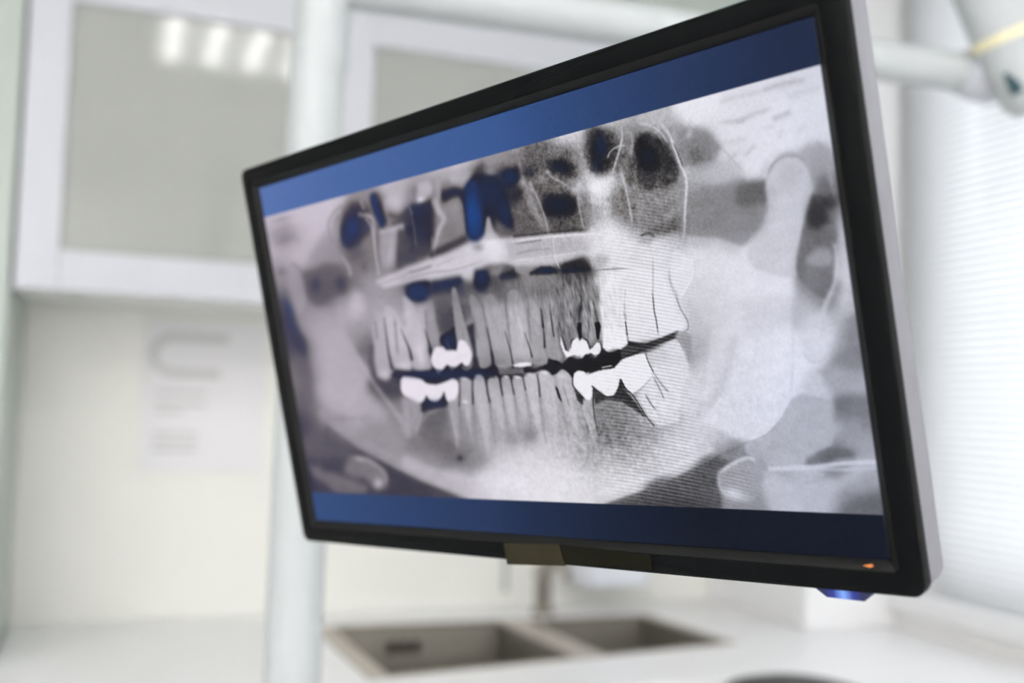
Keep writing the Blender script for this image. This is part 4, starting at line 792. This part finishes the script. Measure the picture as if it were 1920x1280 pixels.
    n1 = _noise(1, .7, .9); n2 = _noise(2, 1.1, 4); n3 = _noise(3, 2, 2); n4 = _noise(4, 7, 3)
    mid = np.clip(4*LUM*(1.05-LUM), 0, 1)
    LUM[:] += n2*f_(1040, 1130, 520, 625, 14)*.045*mid + n2*f_(930, 1180, 520, 640, 20)*.02
    LUM[:] += n1*f_(960, 1300, 230, 450, 25)*.018*mid + n3*f_(960, 1290, 230, 440, 25)*.026*mid
    LUM[:] += (n1*.012+n3*.026)*f_(1060, 1240, 760, 880, 20)*mid + n1*.008*np.clip((SX-700)/300, .2, 1) + n4*f_(600, 1700, 300, 960)*.006
    LUM[:] += n3*f_(840, 1500, 640, 950, 40)*.010
    # -- fine banding of the display rows
    ph = SY*.94 - (SX-1180)*.16 - ((SX-1230)**2)*.00022
    m = f_(1110, 1290, 440, 930, 16)*np.clip(1-((SX-1215)/120)**2, 0, 1) + .8*f_(1100, 1400, 700, 950, 18)*np.exp(-((SX-1230-(SY-800)*.35)/85)**2) + .8*np.exp(-((SX-1380)/25)**2-((SY-905)/28)**2)+.5*f_(1180,1265,350,440,8)
    m = np.clip(m, 0, 1); tri = np.sin(ph*.99)
    LUM[:] += tri*m*.055 - m*.012
    # -- tone to colour, the panel's viewing-angle colour shift painted in
    L = np.clip(np.where(LUM < .90, .64+(LUM-.64)*1.14, LUM+.036*(1-LUM)/.1), .04, .965); Bm = np.clip(BLU, 0, 1.6)
    tx = np.clip((SX-480)/650, 0, 1)[..., None]; rx = np.clip((SX-1150)/350, 0, 1)[..., None]*np.clip((SY-250)/500, .6, 1)[..., None]
    tint = np.array([.965, .915, .985])*(1-tx)+np.array([.985, .98, 1.005])*tx; tint = tint*(1-rx)+np.array([.955, .968, 1.045])*rx
    dark = np.array([.24, .225, .37])*(1-tx)+np.array([.155, .15, .165])*tx; dark = dark*(1-rx)+np.array([.14, .15, .17])*rx
    k = np.clip((L-.10)/.42, 0, 1)[..., None]; k = k*k*(3-2*k)
    rgb = (dark*(.55+1.5*L[..., None]))*(1-k)+tint*L[..., None]*k
    wm = np.exp(-((L-.40)/.14)**2)[..., None]*np.clip(1-rx, 0, 1)*np.clip(1.1-np.abs(SY-380)/200, .15, 1)[..., None]
    rgb = rgb*(1+wm*np.array([.03, .0, -.05]))
    bl = np.array([.17, .25, .46])*(1-tx)+np.array([.10, .17, .33])*tx
    b1 = np.clip(Bm, 0, 1)[..., None]; rgb = rgb*(1-b1)+bl*b1
    hot = np.clip(Bm-1, 0, .6)[..., None]/.6; rgb = rgb*(1-hot)+np.array([.10, .28, .56])*hot
    # -- blank bands above and below the radiograph, the panel's blue glow painted in
    U = (_xx/DW)[..., None]; V = _yy/DH
    top = np.array([.345, .455, .69]) + (np.array([.21, .335, .56])-np.array([.345, .455, .69]))*np.clip(U/.62, 0, 1)
    top = top + (np.array([.12, .165, .275])-top)*np.clip((U-.55)/.42, 0, 1)
    bot = np.array([.205, .31, .505]) + (np.array([.135, .20, .34])-np.array([.205, .31, .505]))*np.clip(U/.50, 0, 1)
    bot = bot + (np.array([.068, .092, .145])-bot)*np.clip((U-.42)/.36, 0, 1)
    a = np.clip((V-.0865)*DH/1.2+.5, 0, 1)[..., None]; b = np.clip((V-.9135)*DH/1.2+.5, 0, 1)[..., None]
    rgb = top*(1-a)+rgb*a; rgb = rgb*(1-b)+bot*b
    g_ = _noise(9, .6, .6)[..., None]
    return np.clip(rgb+g_*.006, 0, 1)

def screen():
    rgb = draw_radiograph()
    linear = np.where(rgb <= .04045, rgb/12.92, ((rgb+.055)/1.055)**2.4).astype(np.float32)
    nx, ny = DW, DH; me = bpy.data.meshes.new('screen')
    xs = np.linspace(-HW, HW, nx, dtype=np.float32); zs = np.linspace(HH, -HH, ny, dtype=np.float32)
    co = np.zeros((ny, nx, 3), np.float32); co[..., 0] = xs[None]; co[..., 2] = zs[:, None]
    me.vertices.add(nx*ny); me.vertices.foreach_set('co', co.ravel())
    idx = np.arange(nx*ny, dtype=np.int32).reshape(ny, nx)
    qd = np.stack([idx[:-1, :-1], idx[1:, :-1], idx[1:, 1:], idx[:-1, 1:]], -1).reshape(-1, 4)
    me.loops.add(qd.size); me.loops.foreach_set('vertex_index', qd.ravel())
    me.polygons.add(len(qd)); me.polygons.foreach_set('loop_start', np.arange(0, qd.size, 4, dtype=np.int32))
    me.update(calc_edges=True)
    ca = me.color_attributes.new('picture', 'FLOAT_COLOR', 'POINT')
    ca.data.foreach_set('color', np.concatenate([linear, np.ones((ny, nx, 1), np.float32)], -1).ravel())
    m = bpy.data.materials.new('lit_display_panel'); m.use_nodes = True; nt = m.node_tree; b = nt.nodes['Principled BSDF']
    at_ = nt.nodes.new('ShaderNodeVertexColor'); at_.layer_name = 'picture'
    b.inputs['Base Color'].default_value = (.0015, .0015, .002, 1); b.inputs['Roughness'].default_value = .4; b.inputs['Specular IOR Level'].default_value = .03
    nt.links.new(at_.outputs['Color'], b.inputs['Emission Color']); b.inputs['Emission Strength'].default_value = SCREEN
    me.materials.append(m); o = bpy.data.objects.new('screen', me); COL.objects.link(o); o.parent = mo
    o.location = (0, .0012, 0); o['label'] = 'lit screen with a grey dental X-ray between two bands painted with blue panel glow'
SCREEN = .97 / (2**EXPO)
screen()
